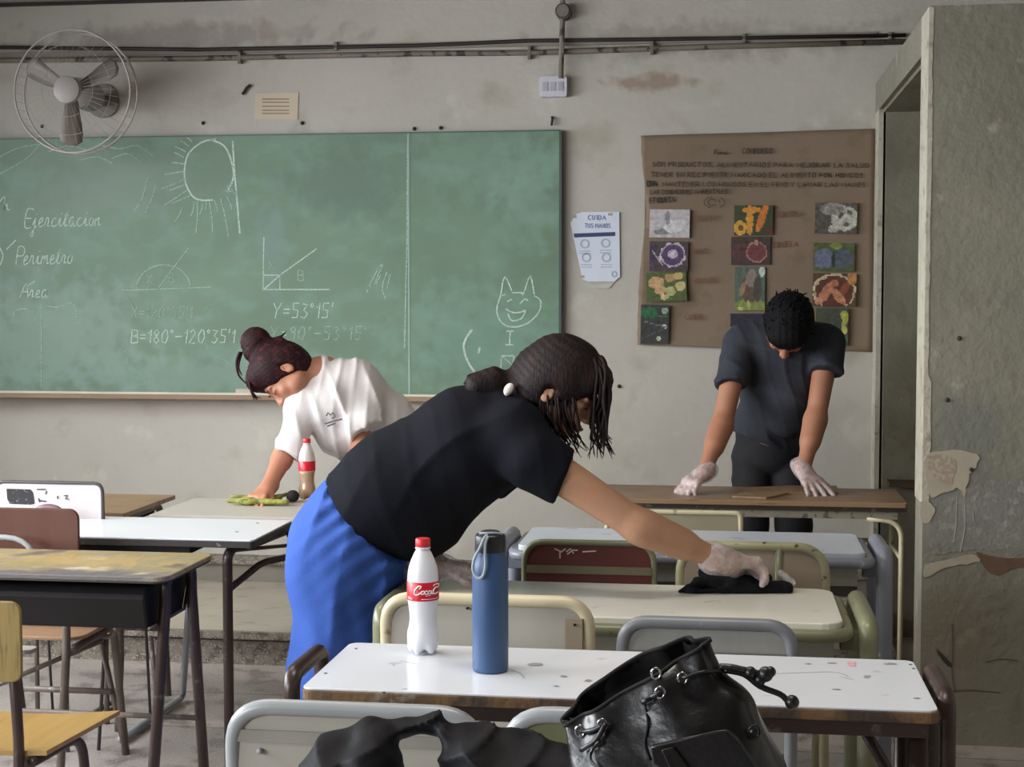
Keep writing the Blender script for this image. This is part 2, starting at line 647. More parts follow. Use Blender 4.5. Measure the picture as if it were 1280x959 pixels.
# the floor joints seen at the left
for yj in (4.95, 5.4):
    obj('floor_joint', box(nb(), XL, XR, yj, yj + 0.004, 0.0001, 0.0008), mat('floor joint cement', (132, 122, 114), .8), fl)
struct('ceiling', box(nb(), XL, XR, YB, 7.1, ZC, ZC + 0.1), ceil_m)
wf = struct('wall_front', box(nb(), XL, XR, WY, 7.1, 0, ZC), wall_m)
struct('wall_right', box(nb(), XR, XR + 0.15, YB, 7.1, 0, ZC), wall_m)
struct('wall_back', box(nb(), XL, XR, YB - 0.15, YB, 0, ZC), wall_m)
# left wall with its windows
bm = nb()
wins = [(-1.9, 0.1), (1.0, 3.3), (4.0, 6.3)]
box(bm, XL - 0.2, XL, YB, 7.1, 0, 1.05)
box(bm, XL - 0.2, XL, YB, 7.1, 2.55, ZC)
ys = [YB] + [v for p in wins for v in p] + [7.1]
for a, b in zip(ys[0::2], ys[1::2]):
    box(bm, XL - 0.2, XL, a, b, 1.05, 2.55)
struct('wall_left', bm, wall_m)
fr_m = mat('window frame paint', (150, 150, 140), 0.5)
gl_m = mat('window glass', (235, 240, 240), 0.05, trans=1.0, var=0)
for i, (a, b) in enumerate(wins):
    bm = nb()
    for q in (a, (a + b) / 2 - .02, b - .04):
        box(bm, XL - .12, XL - .07, q, q + .04, 1.05, 2.55)
    for z in (1.05, 2.51):
        box(bm, XL - .12, XL - .07, a, b, z, z + .04)
    o = struct('window_%d' % (i + 1), bm, fr_m)
    obj('pane', box(nb(), XL - .1, XL - .094, a, b, 1.06, 2.54), gl_m, o)

# podium along the front wall
bm = nb()
box(bm, XL, PX + 0.0, 5.84, WY, 0, 0.105)
pod = struct('trim_1', bm, terr_m)
obj('podium_top', box(nb(), XL, PX, 5.81, WY, 0.125, 0.14), podm, pod)
obj('podium_nosing', box(nb(), XL, PX, 5.80, 5.83, 0.112, 0.1405), terr_m, pod)
obj('nosing_shadow', box(nb(), XL, PX, 5.835, 5.85, 0.098, 0.126), dark_m, pod)  # strip that paints the shadow under the nosing overhang
# skirting of the front wall
bb = struct('baseboard_front', box(nb(), XL, PX, 6.86, WY, 0.14, 0.225), mat('grey skirting', (128, 122, 110), .7, var=.12, vscale=6), )
obj('skirting_top', box(nb(), XL, PX, 6.84, WY, 0.225, 0.262), terr_m, bb)

# masonry closet on the right (open side)
cl = struct('wall_partition', box(nb(), PX, XR, PY, PY + 0.19, 0, 2.415), old_m)
bm = nb()
box(bm, PX, XR, PY + 0.19, WY, 2.285, 2.415)
obj('closet_top', bm, old_m, cl)
obj('closet_jamb', box(nb(), PX, PX + .02, 6.74, WY - .001, 0, 2.285), edge_m, cl)
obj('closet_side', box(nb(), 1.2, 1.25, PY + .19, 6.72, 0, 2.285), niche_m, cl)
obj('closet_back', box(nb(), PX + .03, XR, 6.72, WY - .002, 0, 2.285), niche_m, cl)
obj('closet_shelf', box(nb(), PX + .05, 1.2, 6.60, 6.72, .67, .69), mat('shelf wood', (78, 62, 44), .7, var=.3), cl)
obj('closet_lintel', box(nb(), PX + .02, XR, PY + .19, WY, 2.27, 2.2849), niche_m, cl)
# light paint along the free edge, worn away at the bottom

bm = nb()
rs = random.Random(3)
zz = 0.8
pts = []
while zz < 2.41:
    pts.append((PX + 0.012 + rs.uniform(-.002, .003) - (0.002 if zz > 1.2 else -.008), zz))
    zz += rs.uniform(.02, .06)
prism(bm, [V((PX - .002, PY - .002, .8))] + [V((x, PY - .002, z)) for x, z in pts] + [V((PX - .002, PY - .002, 2.412))], (0, .004, 0))
box(bm, PX - .003, PX, PY - .001, PY + .19, .8, 2.412)
obj('edge_paint', bm, edge_m, cl)
# flaked patches, cracks and scribbles on the closet face (plaster relief with shapes of their own)


def blotch(name, px, m, th=0.003, Y=PY, parent=cl, jit=1.2, n=3):
    rnd = random.Random(len(px) * 7 + int(px[0][0]))
    q = smooth_line(px + [px[0]], n)[:-1]
    pts = [at(x + rnd.uniform(-jit, jit), y + rnd.uniform(-jit, jit), Y) for x, y in q]
    pts = [V((p.x, Y - th, p.z)) for p in pts]
    return obj(name, prism(nb(), pts, (0, th, 0)), m, parent)


pk = mat('pinkish undercoat', (160, 144, 128), .85, var=.1, vscale=30, col2=(176, 164, 144), thr=(.5, .56))
cr = mat('cream filler', (170, 162, 142), .85, var=.08, vscale=20)
brn = mat('exposed brown render', (106, 82, 66), .9, var=.2, vscale=20)
grf = mat('smooth grey cement', (124, 122, 114), .8, var=.1, vscale=14, bump=.3, bscale=60, col2=(140, 138, 130), thr=(.55, .62))
blotch('flaked_patch', [(1160, 566), (1190, 563), (1222, 568), (1220, 584), (1212, 592), (1208, 610), (1206, 622), (1198, 610), (1190, 614), (1176, 616), (1164, 622), (1158, 600), (1156, 580)], cr)
blotch('undercoat_patch', [(1158, 570), (1180, 568), (1194, 578), (1192, 596), (1186, 606), (1172, 600), (1160, 588)], pk, .004)
blotch('cement_patch', [(1164, 625), (1205, 612), (1240, 600), (1284, 606), (1284, 690), (1230, 688), (1190, 690), (1160, 688)], grf, .0015)
blotch('crack_patch', [(1220, 690), (1240, 696), (1284, 698), (1284, 706), (1262, 712), (1250, 719), (1238, 716), (1226, 702)], brn, .002)
blotch('filler_band', [(1156, 706), (1185, 700), (1215, 694), (1224, 702), (1200, 706), (1178, 712), (1156, 722)], cr, .003)
blotch('flaked_edge', [(1150, 628), (1160, 626), (1168, 636), (1164, 650), (1154, 654), (1150, 645)], cr, .004)
blk = mat('black scratch', (56, 54, 48), .9)
hair_ = mat('hairline grey', (92, 88, 78), .9)
blotch('scratch', [(1170, 811), (1178, 818), (1188, 828), (1190, 834), (1184, 832), (1174, 820)], blk, .002, jit=.3)
bm = nb()
for ln in ([(1190, 780), (1191, 810), (1190, 840), (1194, 866)], [(1190, 864), (1215, 863), (1250, 866)], [(1232, 828), (1250, 824), (1272, 826)]):
    ribbon(bm, [V((at(x, y, PY).x, PY - .001, at(x, y, PY).z)) for x, y in smooth_line(ln)], .004)
obj('hairline_crack', bm, hair_, cl)
for q in ((1214, 587), (1184, 500), (1199, 423)):
    p = at(q[0], q[1], PY)
    bm = nb()
    bmesh.ops.create_uvsphere(bm, u_segments=8, v_segments=6, radius=.008, matrix=Matrix.Translation((p.x, PY, p.z)))
    obj('nail_hole', bm, blk, cl)
grf2 = mat('pale grey scratch', (150, 148, 138), .9)
bm = nb()
for ln in ([(1196, 620), (1195, 655), (1192, 678)], [(1206, 630), (1206, 660), (1200, 690)], [(1216, 640), (1217, 652)], [(1176, 655), (1192, 656)]):
    ribbon(bm, [V((at(x, y, PY).x, PY - .0018, at(x, y, PY).z)) for x, y in smooth_line(ln)], .004)
obj('pale_scratch', bm, grf2, cl)

# conduits on the front wall
pipe_m = mat('painted conduit', (122, 112, 102), .5, var=.2, vscale=8, col2=(60, 52, 46), thr=(.56, .62), bump=.1)
dpipe = mat('dark cable', (48, 40, 36), .6, var=.3, vscale=5)


def wall_run(name, label, cat, pxs, r, m, Y=WY, clips=()):
    pts = [at(x, y, Y - r - .004) for x, y in pxs]
    t = thing(name, label, cat, pts[0])
    obj('pipe', tube(nb(), fillet(pts, .03), r, 8), m, t, smooth=True)
    for c in clips:
        p = at(c[0], c[1], Y - r)
        obj('clip', box(nb(), p.x - .008, p.x + .008, p.y - r * 1.3, Y, p.z - r * 2.2, p.z + r * 2.2), pipe_m, t, bevel=.002)
    return t


wall_run('electrical_conduit', 'upper thin dark conduit running across the wall above the chalkboard', 'pipe',
         [(-30, 59), (250, 62), (520, 57), (660, 51), (900, 48), (1132, 44)], .009, dpipe, clips=[(420, 58), (930, 48), (1112, 46)])
wall_run('electrical_conduit', 'lower painted conduit close under the thin dark one above the chalkboard', 'pipe',
         [(-30, 76), (250, 73), (520, 67), (660, 66), (900, 58), (1132, 52)], .013, pipe_m, clips=[(300, 72), (662, 66), (815, 60)])
wall_run('electrical_conduit', 'vertical conduit dropping from the ceiling to the white outlet box', 'pipe',
         [(704, -60), (703, 30), (701, 98)], .012, pipe_m, Y=WY - .03, clips=[(703, 60)])
p = at(704, 14, WY - .05)
t = thing('junction_box', 'round dark junction box on the vertical conduit near the top', 'junction box', p)
obj('box_body', tube(nb(), [(p.x, WY - .0, p.z), (p.x, WY - .06, p.z)], .036, 16), mat('junction metal', (84, 76, 68), .6, var=.2), t, smooth=True, angle=40)
obj('box_cover', tube(nb(), [(p.x, WY - .06, p.z), (p.x, WY - .068, p.z)], .028, 16), pipe_m, t, smooth=True, angle=40)
# shallow ledges of the wall high up at the left
struct('trim_2', box(nb(), XL, -1.9, WY - .02, WY, 2.855, 2.87), dpipe)
bm = nb()
# thin cornice ledge between wall fields
struct('trim_3', box(nb(), XL, PX, WY - .012, WY, 2.612, 2.64), mat('plaster ledge', (138, 130, 120), .8, var=.1))

p = at(692, 109, WY - .02)
t = thing('outlet_box', 'small white electrical outlet box at the end of the vertical conduit', 'outlet box', p)
white_pl = mat('white plastic', (205, 203, 214), .4, var=.03)
obj('housing', prism(nb(), [V((p.x + x, WY, p.z + z)) for x, z in rrect(-.062, .062, -.045, .045, .01)], (0, -.045, 0)), white_pl, t)
for dx in (-.035, 0, .035):
    obj('socket', box(nb(), p.x + dx - .012, p.x + dx + .012, WY - .048, WY - .045, p.z - .02, p.z + .02), mat('grey plastic', (176, 174, 184), .5), t)
p = at(690, 152, WY)
tag(obj('wall_hook', tube(nb(), fillet([(p.x, WY, p.z + .02), (p.x + .004, WY - .02, p.z + .01), (p.x, WY - .02, p.z - .02)], .01), .006, 6), blk),
    'small dark hook under the outlet box at the chalkboard corner', 'hook')
for i, (x, y, lb) in enumerate(((254, 154, 'left one above the chalkboard sun'), (378, 154, 'just right below the small paper notice'), (518, 161, 'left of the pair above the board divider line'),
                                (551, 160, 'right of the pair above the board divider line'), (774, 483, 'low on the wall by the ponytail woman'), (53, 158, 'seen through the fan guard'))):
    p = at(x, y, WY)
    bm = nb()
    bmesh.ops.create_uvsphere(bm, u_segments=8, v_segments=6, radius=.009, matrix=Matrix.Translation((p.x, WY - .003, p.z)))
    tag(obj('wall_plug', bm, blk), 'tiny dark plug in the wall, ' + lb, 'wall plug')
p = at(307, 112, WY)
tag(obj('wall_hook', tube(nb(), [at(303, 118, WY - .01), at(308, 110, WY - .012), at(313, 106, WY - .01)], .007, 6), blk), 'slanted dark bracket end left above the small paper notice', 'hook')

# ================================================================== CHALKBOARD
BY = WY - .03
bx0, bx1, bz0, bz1 = -3.9, at(699, 300, BY).x, at(300, 491, BY).z, at(300, 170, BY).z
bt = thing('chalkboard', 'long green chalkboard with chalk geometry notes, a sun and a cat drawing', 'chalkboard', (bx0, BY, bz0))
chalk_spots = [(at(x, y, BY).x, BY, at(x, y, BY).z, rx, .3, rz, c, s) for x, y, rx, rz, c, s in (
    (620, 200, .5, .26, (128, 160, 142), .4), (590, 420, .5, .3, (122, 160, 142), .45), (60, 420, .7, .35, (138, 158, 146), .6), (120, 230, .5, .2, (126, 142, 132), .55),
    (250, 470, 1.0, .12, (128, 156, 144), .5), (340, 300, .08, .3, (120, 148, 144), .5), (430, 230, .4, .2, (88, 112, 98), .5), (660, 240, .2, .3, (136, 170, 154), .3))]
board_m = mat('green chalkboard', (108, 133, 111), .55, var=.10, vscale=2.2, col2=(118, 152, 134), thr=(.5, .8), spots=chalk_spots, stretch=(1, 1, 1.6))
dx = (bx1 - bx0)
seam = at(511, 300, BY).x
obj('board_panel', box(nb(), bx0, seam - .001, BY, WY - .001, bz0, bz1), board_m, bt)
obj('board_panel', box(nb(), seam + .001, bx1, BY, WY - .001, bz0, bz1), board_m, bt)
obj('side_trim', box(nb(), bx1, bx1 + .012, BY - .008, WY, bz0 - .01, bz1), mat('dark edge strip', (70, 84, 80), .5), bt)
obj('top_trim', box(nb(), bx0, bx1, BY - .004, WY, bz1, bz1 + .006), mat('green trim', (84, 104, 96), .5), bt)
obj('seam_strip', box(nb(), seam - .004, seam + .004, BY - .002, BY, bz0, bz1), mat('pale joint', (150, 178, 164), .5), bt)
tray = obj('chalk_tray', box(nb(), bx0, bx1 + .01, BY - .075, WY, bz0 - .028, bz0 - .004), mat('tray wood', (150, 124, 98), .6, var=.15, vscale=5, stretch=(.3, 3, 3)), bt)
obj('tray_lip', box(nb(), bx0, bx1 + .01, BY - .08, BY - .07, bz0 - .006, bz0 + .004), mat('chalky lip', (214, 206, 188), .7), bt)
p = at(318, 489, BY - .04)
tag(obj('board_eraser', box(nb(), p.x - .085, p.x + .06, BY - .062, BY - .012, bz0 - .004, bz0 + .022), mat('eraser felt', (200, 184, 170), .8, var=.1), bevel=.004),
    'pale board eraser lying on the chalk tray behind the hair bun', 'eraser')

ch1 = mat('chalk strong', (196, 214, 198), .95, var=.08, vscale=60, col2=(150, 176, 158), thr=(.52, .6))
ch2 = mat('chalk faint', (166, 190, 172), .95, var=.08, vscale=60, col2=(122, 150, 132), thr=(.5, .58))
ch0 = mat('chalk rubbed', (132, 160, 144), .95, var=.08, vscale=60, col2=(114, 144, 126), thr=(.5, .58))


def chalk(name, lines, wd=.007, m=ch1, sm=3):
    bm = nb()
    for ln in lines:
        q = smooth_line(ln, sm) if sm > 1 else ln
        ribbon(bm, [V((at(x, y, BY).x, BY - .0006, at(x, y, BY).z)) for x, y in q], wd)
    return tag(obj(name, bm, m, bt), kind='stuff')


def arc(cx, cy, rx, ry, a0, a1, n=24):
    return [(cx + rx * math.cos(math.radians(a0 + (a1 - a0) * i / n)), cy - ry * math.sin(math.radians(a0 + (a1 - a0) * i / n))) for i in range(n + 1)]


chalk('chalk_divider', [[(510, 170), (509, 300), (506, 436)]], .008, ch2, 1)
# sun
chalk('chalk_sun', [[(270, 174), (252, 178), (236, 192), (231, 210), (232, 228), (240, 244), (250, 250), (266, 250)],
                    [(264, 175), (280, 182), (289, 200), (292, 222), (284, 240)], [(291, 176), (293, 210), (296, 245), (300, 292)]], .009, ch1)
rays = [(236, 183, 226, 176), (232, 190, 219, 183), (230, 197, 217, 190), (230, 205, 215, 203), (230, 214, 205, 218), (231, 224, 202, 236), (232, 230, 212, 238),
        (233, 238, 206, 256), (238, 244, 216, 254), (228, 260, 219, 277), (243, 252, 239, 270), (247, 252, 245, 292), (254, 252, 250, 268), (262, 252, 266, 290),
        (268, 250, 272, 264), (276, 248, 286, 296), (284, 246, 290, 262), (281, 238, 297, 240), (284, 232, 296, 244), (240, 178, 234, 172), (258, 252, 257, 262)]
chalk('chalk_sun_rays', [[(a, b), ((a + c) / 2 + 1, (b + d) / 2), (c, d)] for a, b, c, d in rays], .007, ch2)
chalk('chalk_scrawl', [[(0, 217), (20, 207), (36, 196), (52, 178)], [(0, 196), (20, 186), (48, 180)], [(128, 182), (150, 186), (172, 182), (192, 195)], [(140, 198), (160, 192), (176, 202)],
                       [(60, 190), (85, 182), (110, 188)], [(185, 222), (178, 248), (168, 264)], [(196, 228), (190, 248), (182, 266)], [(100, 200), (122, 196), (140, 204)]], .006, ch2)
chalk('chalk_word', strokes('Ejercitacion', 31, 284, 22, .62, .25, gap=.10, rise=-.02), .006, ch1)
chalk('chalk_word', [[(0, 252), (6, 246), (5, 264)]] + strokes('n', 5, 263, 16) + strokes('Perimetro', 20, 331, 22, .62, .25, gap=.08, rise=-.02) + [[(0, 310), (4, 320), (0, 332)], [(8, 312), (20, 300)]], .006, ch1)
chalk('chalk_word', strokes('Area', 25, 372, 18, .7, .25, gap=.1) + [[(34, 358), (44, 351)]], .006, ch1)
chalk('chalk_bracket', [[(52, 380), (52, 486)], [(58, 382), (72, 384), (90, 379), (96, 392), (97, 406)], [(18, 400), (18, 390), (30, 386), (42, 390), (43, 402)]], .006, ch2)
# angle figure with semicircle
chalk('chalk_angle_figure', [[(152, 363), (210, 361), (264, 359)], arc(205, 361, 34, 30, 0, 180), [(198, 360), (216, 336), (236, 310)]], .006, ch2, 1)
chalk('chalk_letters', strokes('x', 184, 354, 15) + strokes('B', 212, 353, 11), .005, ch2)
chalk('chalk_equation', strokes("X=120*35'17", 164, 398, 15, .78, .1, gap=.24), .005, ch2, 1)
chalk('chalk_equation', strokes("B=180*-120*35'17", 164, 429, 17, .78, .1, gap=.22), .006, ch1, 1)
chalk('chalk_angle_figure', [[(330, 296), (329, 362), (412, 362)], [(330, 344), (350, 344), (350, 362)], [(330, 362), (350, 344), (396, 311)]], .006, ch1, 1)
chalk('chalk_letters', strokes('x', 337, 336, 13) + strokes('B', 373, 351, 13), .005, ch2)
chalk('chalk_equation', strokes("Y=53*15'", 341, 398, 19, .78, .1, gap=.22), .006, ch1, 1)
chalk('chalk_equation', strokes("Y=90*-53*15'", 338, 425, 17, .8, .1, gap=.3), .006, ch2, 1)
chalk('chalk_scribble', [[(459, 362), (460, 366)], [(462, 358), (474, 334), (478, 332), (472, 346), (468, 358), (476, 344)], [(484, 340), (478, 360), (483, 374)], [(488, 342), (484, 362)]], .007, ch2)
chalk('chalk_cat', [[(626, 370), (631, 346), (640, 364)], [(656, 364), (663, 345), (668, 368)], [(640, 366), (656, 366)], [(626, 370), (621, 388), (628, 404), (642, 409), (660, 404), (674, 390), (676, 376), (668, 370)],
                    [(626, 370), (632, 368)], [(632, 386), (642, 391), (652, 390), (657, 388), (652, 398), (640, 401), (635, 392)], [(634, 377), (640, 374)], [(650, 380), (656, 374), (660, 376)], [(652, 368), (654, 368)]], .007, ch1)
chalk('chalk_letters', [[(633, 414), (642, 414)], [(638, 414), (637, 430)], [(632, 431), (642, 431)], [(626, 464), (627, 445), (640, 456), (643, 445)], [(627, 445), (643, 445)]], .007, ch1, 1)
chalk('chalk_curve', [[(590, 412), (580, 430), (584, 450), (594, 466)], [(600, 434), (598, 442)]], .011, ch1)
chalk('chalk_scrawl', [[(155, 460), (175, 472), (196, 477)], [(275, 446), (290, 456)], [(160, 455), (158, 440), (148, 436)]], .009, ch0)
chalk('chalk_scrawl', [[(160, 372), (168, 385)], [(264, 380), (254, 392)]], .007, ch0)

# ================================================================== PAPERS ON THE WALL
def card(name, corners, Y, m, parent=None, th=.0015):
    pts = [at(x, y, Y) for x, y in corners]
    pts = [V((p.x, Y, p.z)) for p in pts]
    return obj(name, prism(nb(), pts, (0, th, 0)), m, parent)


def wtext(bm, text, x, y, h, Y, wd, **k):
    for ln in strokes(text, x, y, h, **k):
        ribbon(bm, [V((at(a, b, Y).x, Y, at(a, b, Y).z)) for a, b in ln], wd)


p = at(345, 133, WY)
nt_ = thing('paper_notice', 'small cream paper notice with ruled text above the chalkboard', 'notice', (p.x, WY, p.z))
card('sheet', [(319, 117), (373, 116), (372, 149), (318, 149)], WY - .004, mat('cream paper', (206, 190, 168), .8, var=.05), nt_, .003)
bm = nb()
for y in (124, 128, 133, 138, 142):
    ribbon(bm, [V((at(x, y, WY).x, WY - .0045, at(x, y, WY).z)) for x in (328, 362)], .006)
tag(obj('print', bm, mat('faded ink', (158, 140, 124), .8), nt_), kind='stuff')

p = at(747, 310, WY)
nt_ = thing('paper_poster', 'torn white information sheet with a navy bar beside the chalkboard', 'poster', (p.x, WY, p.z))
q = [(713, 279), (720, 268), (728, 265), (774, 265), (775, 346), (768, 352), (735, 352), (728, 349)]
card('sheet', q, WY - .008, mat('white paper', (214, 220, 232), .8, var=.03), nt_, .002)
card('navy_bar', [(717, 292), (769, 290), (769, 295), (718, 297)], WY - .009, mat('navy ink', (60, 70, 108), .7), nt_, .0005)
bm = nb()
wtext(bm, 'CUIDA', 735, 275, 6, WY - .0093, .0035, gap=.4)
wtext(bm, 'TUS MANOS', 731, 285, 5.5, WY - .0093, .003, gap=.25, wf=.75)
tag(obj('heading', bm, mat('blue ink', (110, 128, 168), .7), nt_), kind='stuff')
bm = nb()
for cx, cy in ((731, 305), (757, 304), (733, 322), (758, 322)):
    ribbon(bm, [V((at(x, y, WY).x, WY - .009, at(x, y, WY).z)) for x, y in arc(cx, cy, 5, 5, 0, 360, 12)], .007)
    for dy in (9, 12):
        ribbon(bm, [V((at(x, cy + dy, WY).x, WY - .009, at(x, cy + dy, WY).z)) for x in (cx - 7, cx + 7)], .004)
ribbon(bm, [V((at(x, y, WY).x, WY - .009, at(x, y, WY).z)) for x, y in arc(768, 343, 3, 3, 0, 360, 10)], .008)
tag(obj('small_print', bm, mat('pale ink', (176, 186, 204), .7), nt_), kind='stuff')
bm = nb()
for c in ((718, 271), (763, 268), (728, 346)):
    a = at(c[0], c[1], WY)
    obj('tape', box(nb(), a.x - .010, a.x + .010, WY - .0098, WY - .009, a.z - .006, a.z + .006), mat('dirty tape', (160, 160, 150), .6), nt_)
card('peeling_tape', [(732, 354), (745, 357), (768, 353), (762, 360), (740, 360)], WY - .006, mat('dusty paper', (190, 190, 176), .8), nt_, .002)

# kraft paper poster, slightly wavy sheet
p = at(800, 430, WY)
kp = thing('kraft_poster', 'large brown kraft paper poster with food pictures and handwriting', 'poster', (p.x, WY, p.z))
kraft = mat('kraft paper', (130, 112, 94), .85, var=.07, vscale=4, col2=(118, 100, 82), thr=(.55, .75), bump=.25, bscale=9)
bm = nb()
NX, NZ = 40, 36
tl, bl = at(800, 170, WY), at(797, 431, WY)
tr = V((PX, 0, tl.z + .015))
br = V((PX, 0, at(1092, 440, WY).z))
grid = []
for i in range(NX + 1):
    u = i / NX
    col = []
    for j in range(NZ + 1):
        v = j / NZ
        top = tl.lerp(tr, u)
        bot = bl.lerp(br, u)
        q = top.lerp(bot, v)
        wv = .012 + .006 * math.sin(u * 9 + v * 3) + .003 * math.sin(v * 14)
        if j == NZ:
            wv += .016 * max(0, math.sin(u * 3.3 + .2))
        dx_ = 0
        if i == 0:
            dx_ = .03 * math.exp(-((v - .35) / .25) ** 2) - .0 + rs.uniform(-.002, .002)
        col.append(bm.verts.new((q.x + dx_, WY - wv, q.z)))
    grid.append(col)
for i in range(NX):
    for j in range(NZ):
        bm.faces.new((grid[i][j], grid[i + 1][j], grid[i + 1][j + 1], grid[i][j + 1]))
so = obj('sheet', bm, kraft, kp, smooth=True)
so.modifiers.new('thick', 'SOLIDIFY').thickness = .001
KY = WY - .0235
bm = nb()
wtext(bm, 'Funci', 893, 193, 6, KY, .004, gap=.2)
wtext(bm, 'COMEDERO', 928, 192, 6.5, KY, .0042, gap=.25, wf=.8)
rr = random.Random(5)
wtext(bm, 'SON PRODUCTOS, ALIMENTARIOS PARA MEJORAR LA SALUD', 815, 208, 5.5, KY, .0035, gap=.3, jit=.35, rise=.006, wf=1.15, rnd=rr)
wtext(bm, 'TENER EN RECIPIENTE MARCADO EL ALIMENTO POR HONGOS', 814, 221, 5.5, KY, .0038, gap=.3, jit=.35, rise=.004, wf=1.12, rnd=rr)
wtext(bm, 'DIA', 809, 233, 7, KY, .007, gap=.2, jit=.2, rnd=rr)
wtext(bm, 'MANTENER LOS HONGOS EN EL FRIO Y LAVAR LAS MANOS', 828, 233, 5.5, KY, .0035, gap=.3, jit=.35, rise=.003, wf=1.12, rnd=rr)
wtext(bm, 'LAS CONDICIONES AMBIENTALES', 813, 243, 5.5, KY, .0035, gap=.2, jit=.35, rise=-.012, wf=.84, rnd=rr)
wtext(bm, 'ETIQUETA', 812, 254, 6.5, KY, .0045, gap=.2, jit=.35, rise=-.05, wf=.75, rnd=rr)
for ln in (arc(890, 253, 5, 4, 0, 330, 12), [(898, 250), (900, 254)], arc(893, 253, 13, 7, 100, 250, 12), arc(893, 253, 13, 7, -60, 60, 12)):
    ribbon(bm, [V((at(x, y, KY).x, KY, at(x, y, KY).z)) for x, y in ln], .003)
tag(obj('black_handwriting', bm, mat('black marker', (66, 53, 45), .8), kp), kind='stuff')
bm = nb()
for tx, x, y in (('CHAMPI', 868, 277), ('GIRGOLA', 970, 272), ('HIGO', 866, 318), ('CIRUELA', 965, 310), ('HONGOS', 866, 355), ('GUIRA', 856, 400)):
    wtext(bm, tx, x, y, 7, KY, .003, gap=.25, jit=.4, rise=-.06, rnd=rr)
tag(obj('red_handwriting', bm, mat('faded red marker', (128, 82, 64), .8), kp), kind='stuff')
pic_m = mat('printed picture', (255, 255, 255), .6, vcol=True)


def picture(x0, y0, x1, y1, bg, shapes, ns=.25, seed=1, rot=0):
    """printed photo: fine grid of coloured cells"""
    nx, ny = 34, 26
    rnd = random.Random(seed)
    bm = nb()
    a, b = at(x0, y0, KY - .003), at(x1, y1, KY - .003)
    lay = bm.loops.layers.float_color.new('Col')
    Y = KY - .003
    th = math.radians(rot)
    cx, cz = (a.x + b.x) / 2, (a.z + b.z) / 2

    def vv(i, j):
        x = a.x + (b.x - a.x) * i / nx - cx
        z = a.z + (b.z - a.z) * j / ny - cz
        return bm.verts.new((cx + x * math.cos(th) - z * math.sin(th), Y, cz + x * math.sin(th) + z * math.cos(th)))
    g = [[vv(i, j) for j in range(ny + 1)] for i in range(nx + 1)]
    for i in range(nx):
        for j in range(ny):
            u, v = (i + .5) / nx, (j + .5) / ny
            c = bg
            nn = noise.noise(V((u * 9 + seed, v * 8, seed))) * .5
            for (sx, sy, rx, ry, ang, colr) in shapes:
                ca, sa = math.cos(math.radians(ang)), math.sin(math.radians(ang))
                du, dv = (u - sx), (v - sy)
                e = ((du * ca + dv * sa) / rx) ** 2 + ((-du * sa + dv * ca) / ry) ** 2
                if e < 1 + nn * .5:
                    c = colr
            k = 1 + ns * (nn * 2 + rnd.uniform(-.4, .4))
            gq = sum(c) / 3
            cc = lin(*[min(255, max(0, (q * .82 + gq * .18) * k * .92)) for q in c])
            f = bm.faces.new((g[i][j], g[i + 1][j], g[i + 1][j + 1], g[i][j + 1]))
            for l in f.loops:
                l[lay] = cc
    # backing sheet
    o = obj('food_picture', bm, pic_m, kp)
    o.modifiers.new('thick', 'SOLIDIFY').thickness = .0015
    return o


G = (88, 112, 60)
picture(812, 262, 862, 297, (206, 198, 200), [(.5, .75, .3, .12, 0, (170, 166, 170)), (.3, .8, .2, .1, 0, (140, 140, 138)), (.6, .62, .24, .22, 0, (226, 220, 222)), (.45, .3, .06, .25, 0, (150, 146, 152)), (.75, .5, .15, .15, 0, (214, 208, 212))], .12, 1, -1)
picture(812, 302, 860, 339, (80, 66, 72), [(.6, .45, .34, .42, 0, (196, 184, 196)), (.6, .45, .28, .35, 0, (88, 62, 104)), (.6, .42, .14, .15, 20, (206, 186, 206)), (.05, .45, .14, .3, 0, (66, 52, 84)), (.2, .55, .02, .3, -30, (190, 180, 190))], .25, 2, -1)
picture(808, 340, 858, 377, (86, 106, 46), [(.25, .35, .2, .2, 0, (214, 168, 110)), (.35, .6, .15, .16, 0, (222, 170, 116)), (.6, .2, .14, .14, 0, (196, 158, 92)), (.8, .15, .12, .12, 0, (214, 180, 110)), (.85, .5, .13, .16, 0, (216, 202, 128)), (.6, .65, .14, .16, 0, (192, 194, 116)), (.45, .85, .1, .1, 0, (220, 196, 130))], .18, 3, 2)
picture(801, 381, 836, 430, (58, 58, 56), [(.3, .2, .3, .15, 0, (30, 110, 62)), (.85, .15, .12, .08, 0, (150, 176, 150)), (.85, .55, .09, .06, 0, (214, 206, 190)), (.65, .87, .08, .06, 0, (196, 208, 180)), (.5, .5, .5, .015, 10, (110, 112, 104)), (.5, .72, .5, .015, -20, (92, 96, 90)), (.8, .3, .2, .02, 0, (44, 120, 70))], .3, 4, -1)
picture(918, 257, 966, 294, (66, 78, 44), [(.4, .5, .09, .55, 0, (240, 160, 44)), (.45, .15, .25, .1, 0, (236, 150, 40)), (.72, .4, .1, .5, 14, (232, 124, 34)), (.15, .75, .17, .25, 0, (244, 176, 52)), (.17, .75, .07, .1, 0, (110, 84, 36)), (.9, .85, .12, .12, 0, (104, 52, 48))], .15, 5, 0)
picture(914, 296, 963, 331, (78, 60, 52), [(.25, .5, .22, .35, 0, (98, 56, 56)), (.65, .55, .27, .38, 0, (176, 120, 112)), (.65, .55, .23, .32, 0, (126, 60, 60)), (.64, .2, .05, .1, 0, (186, 150, 120))], .22, 6, 0)
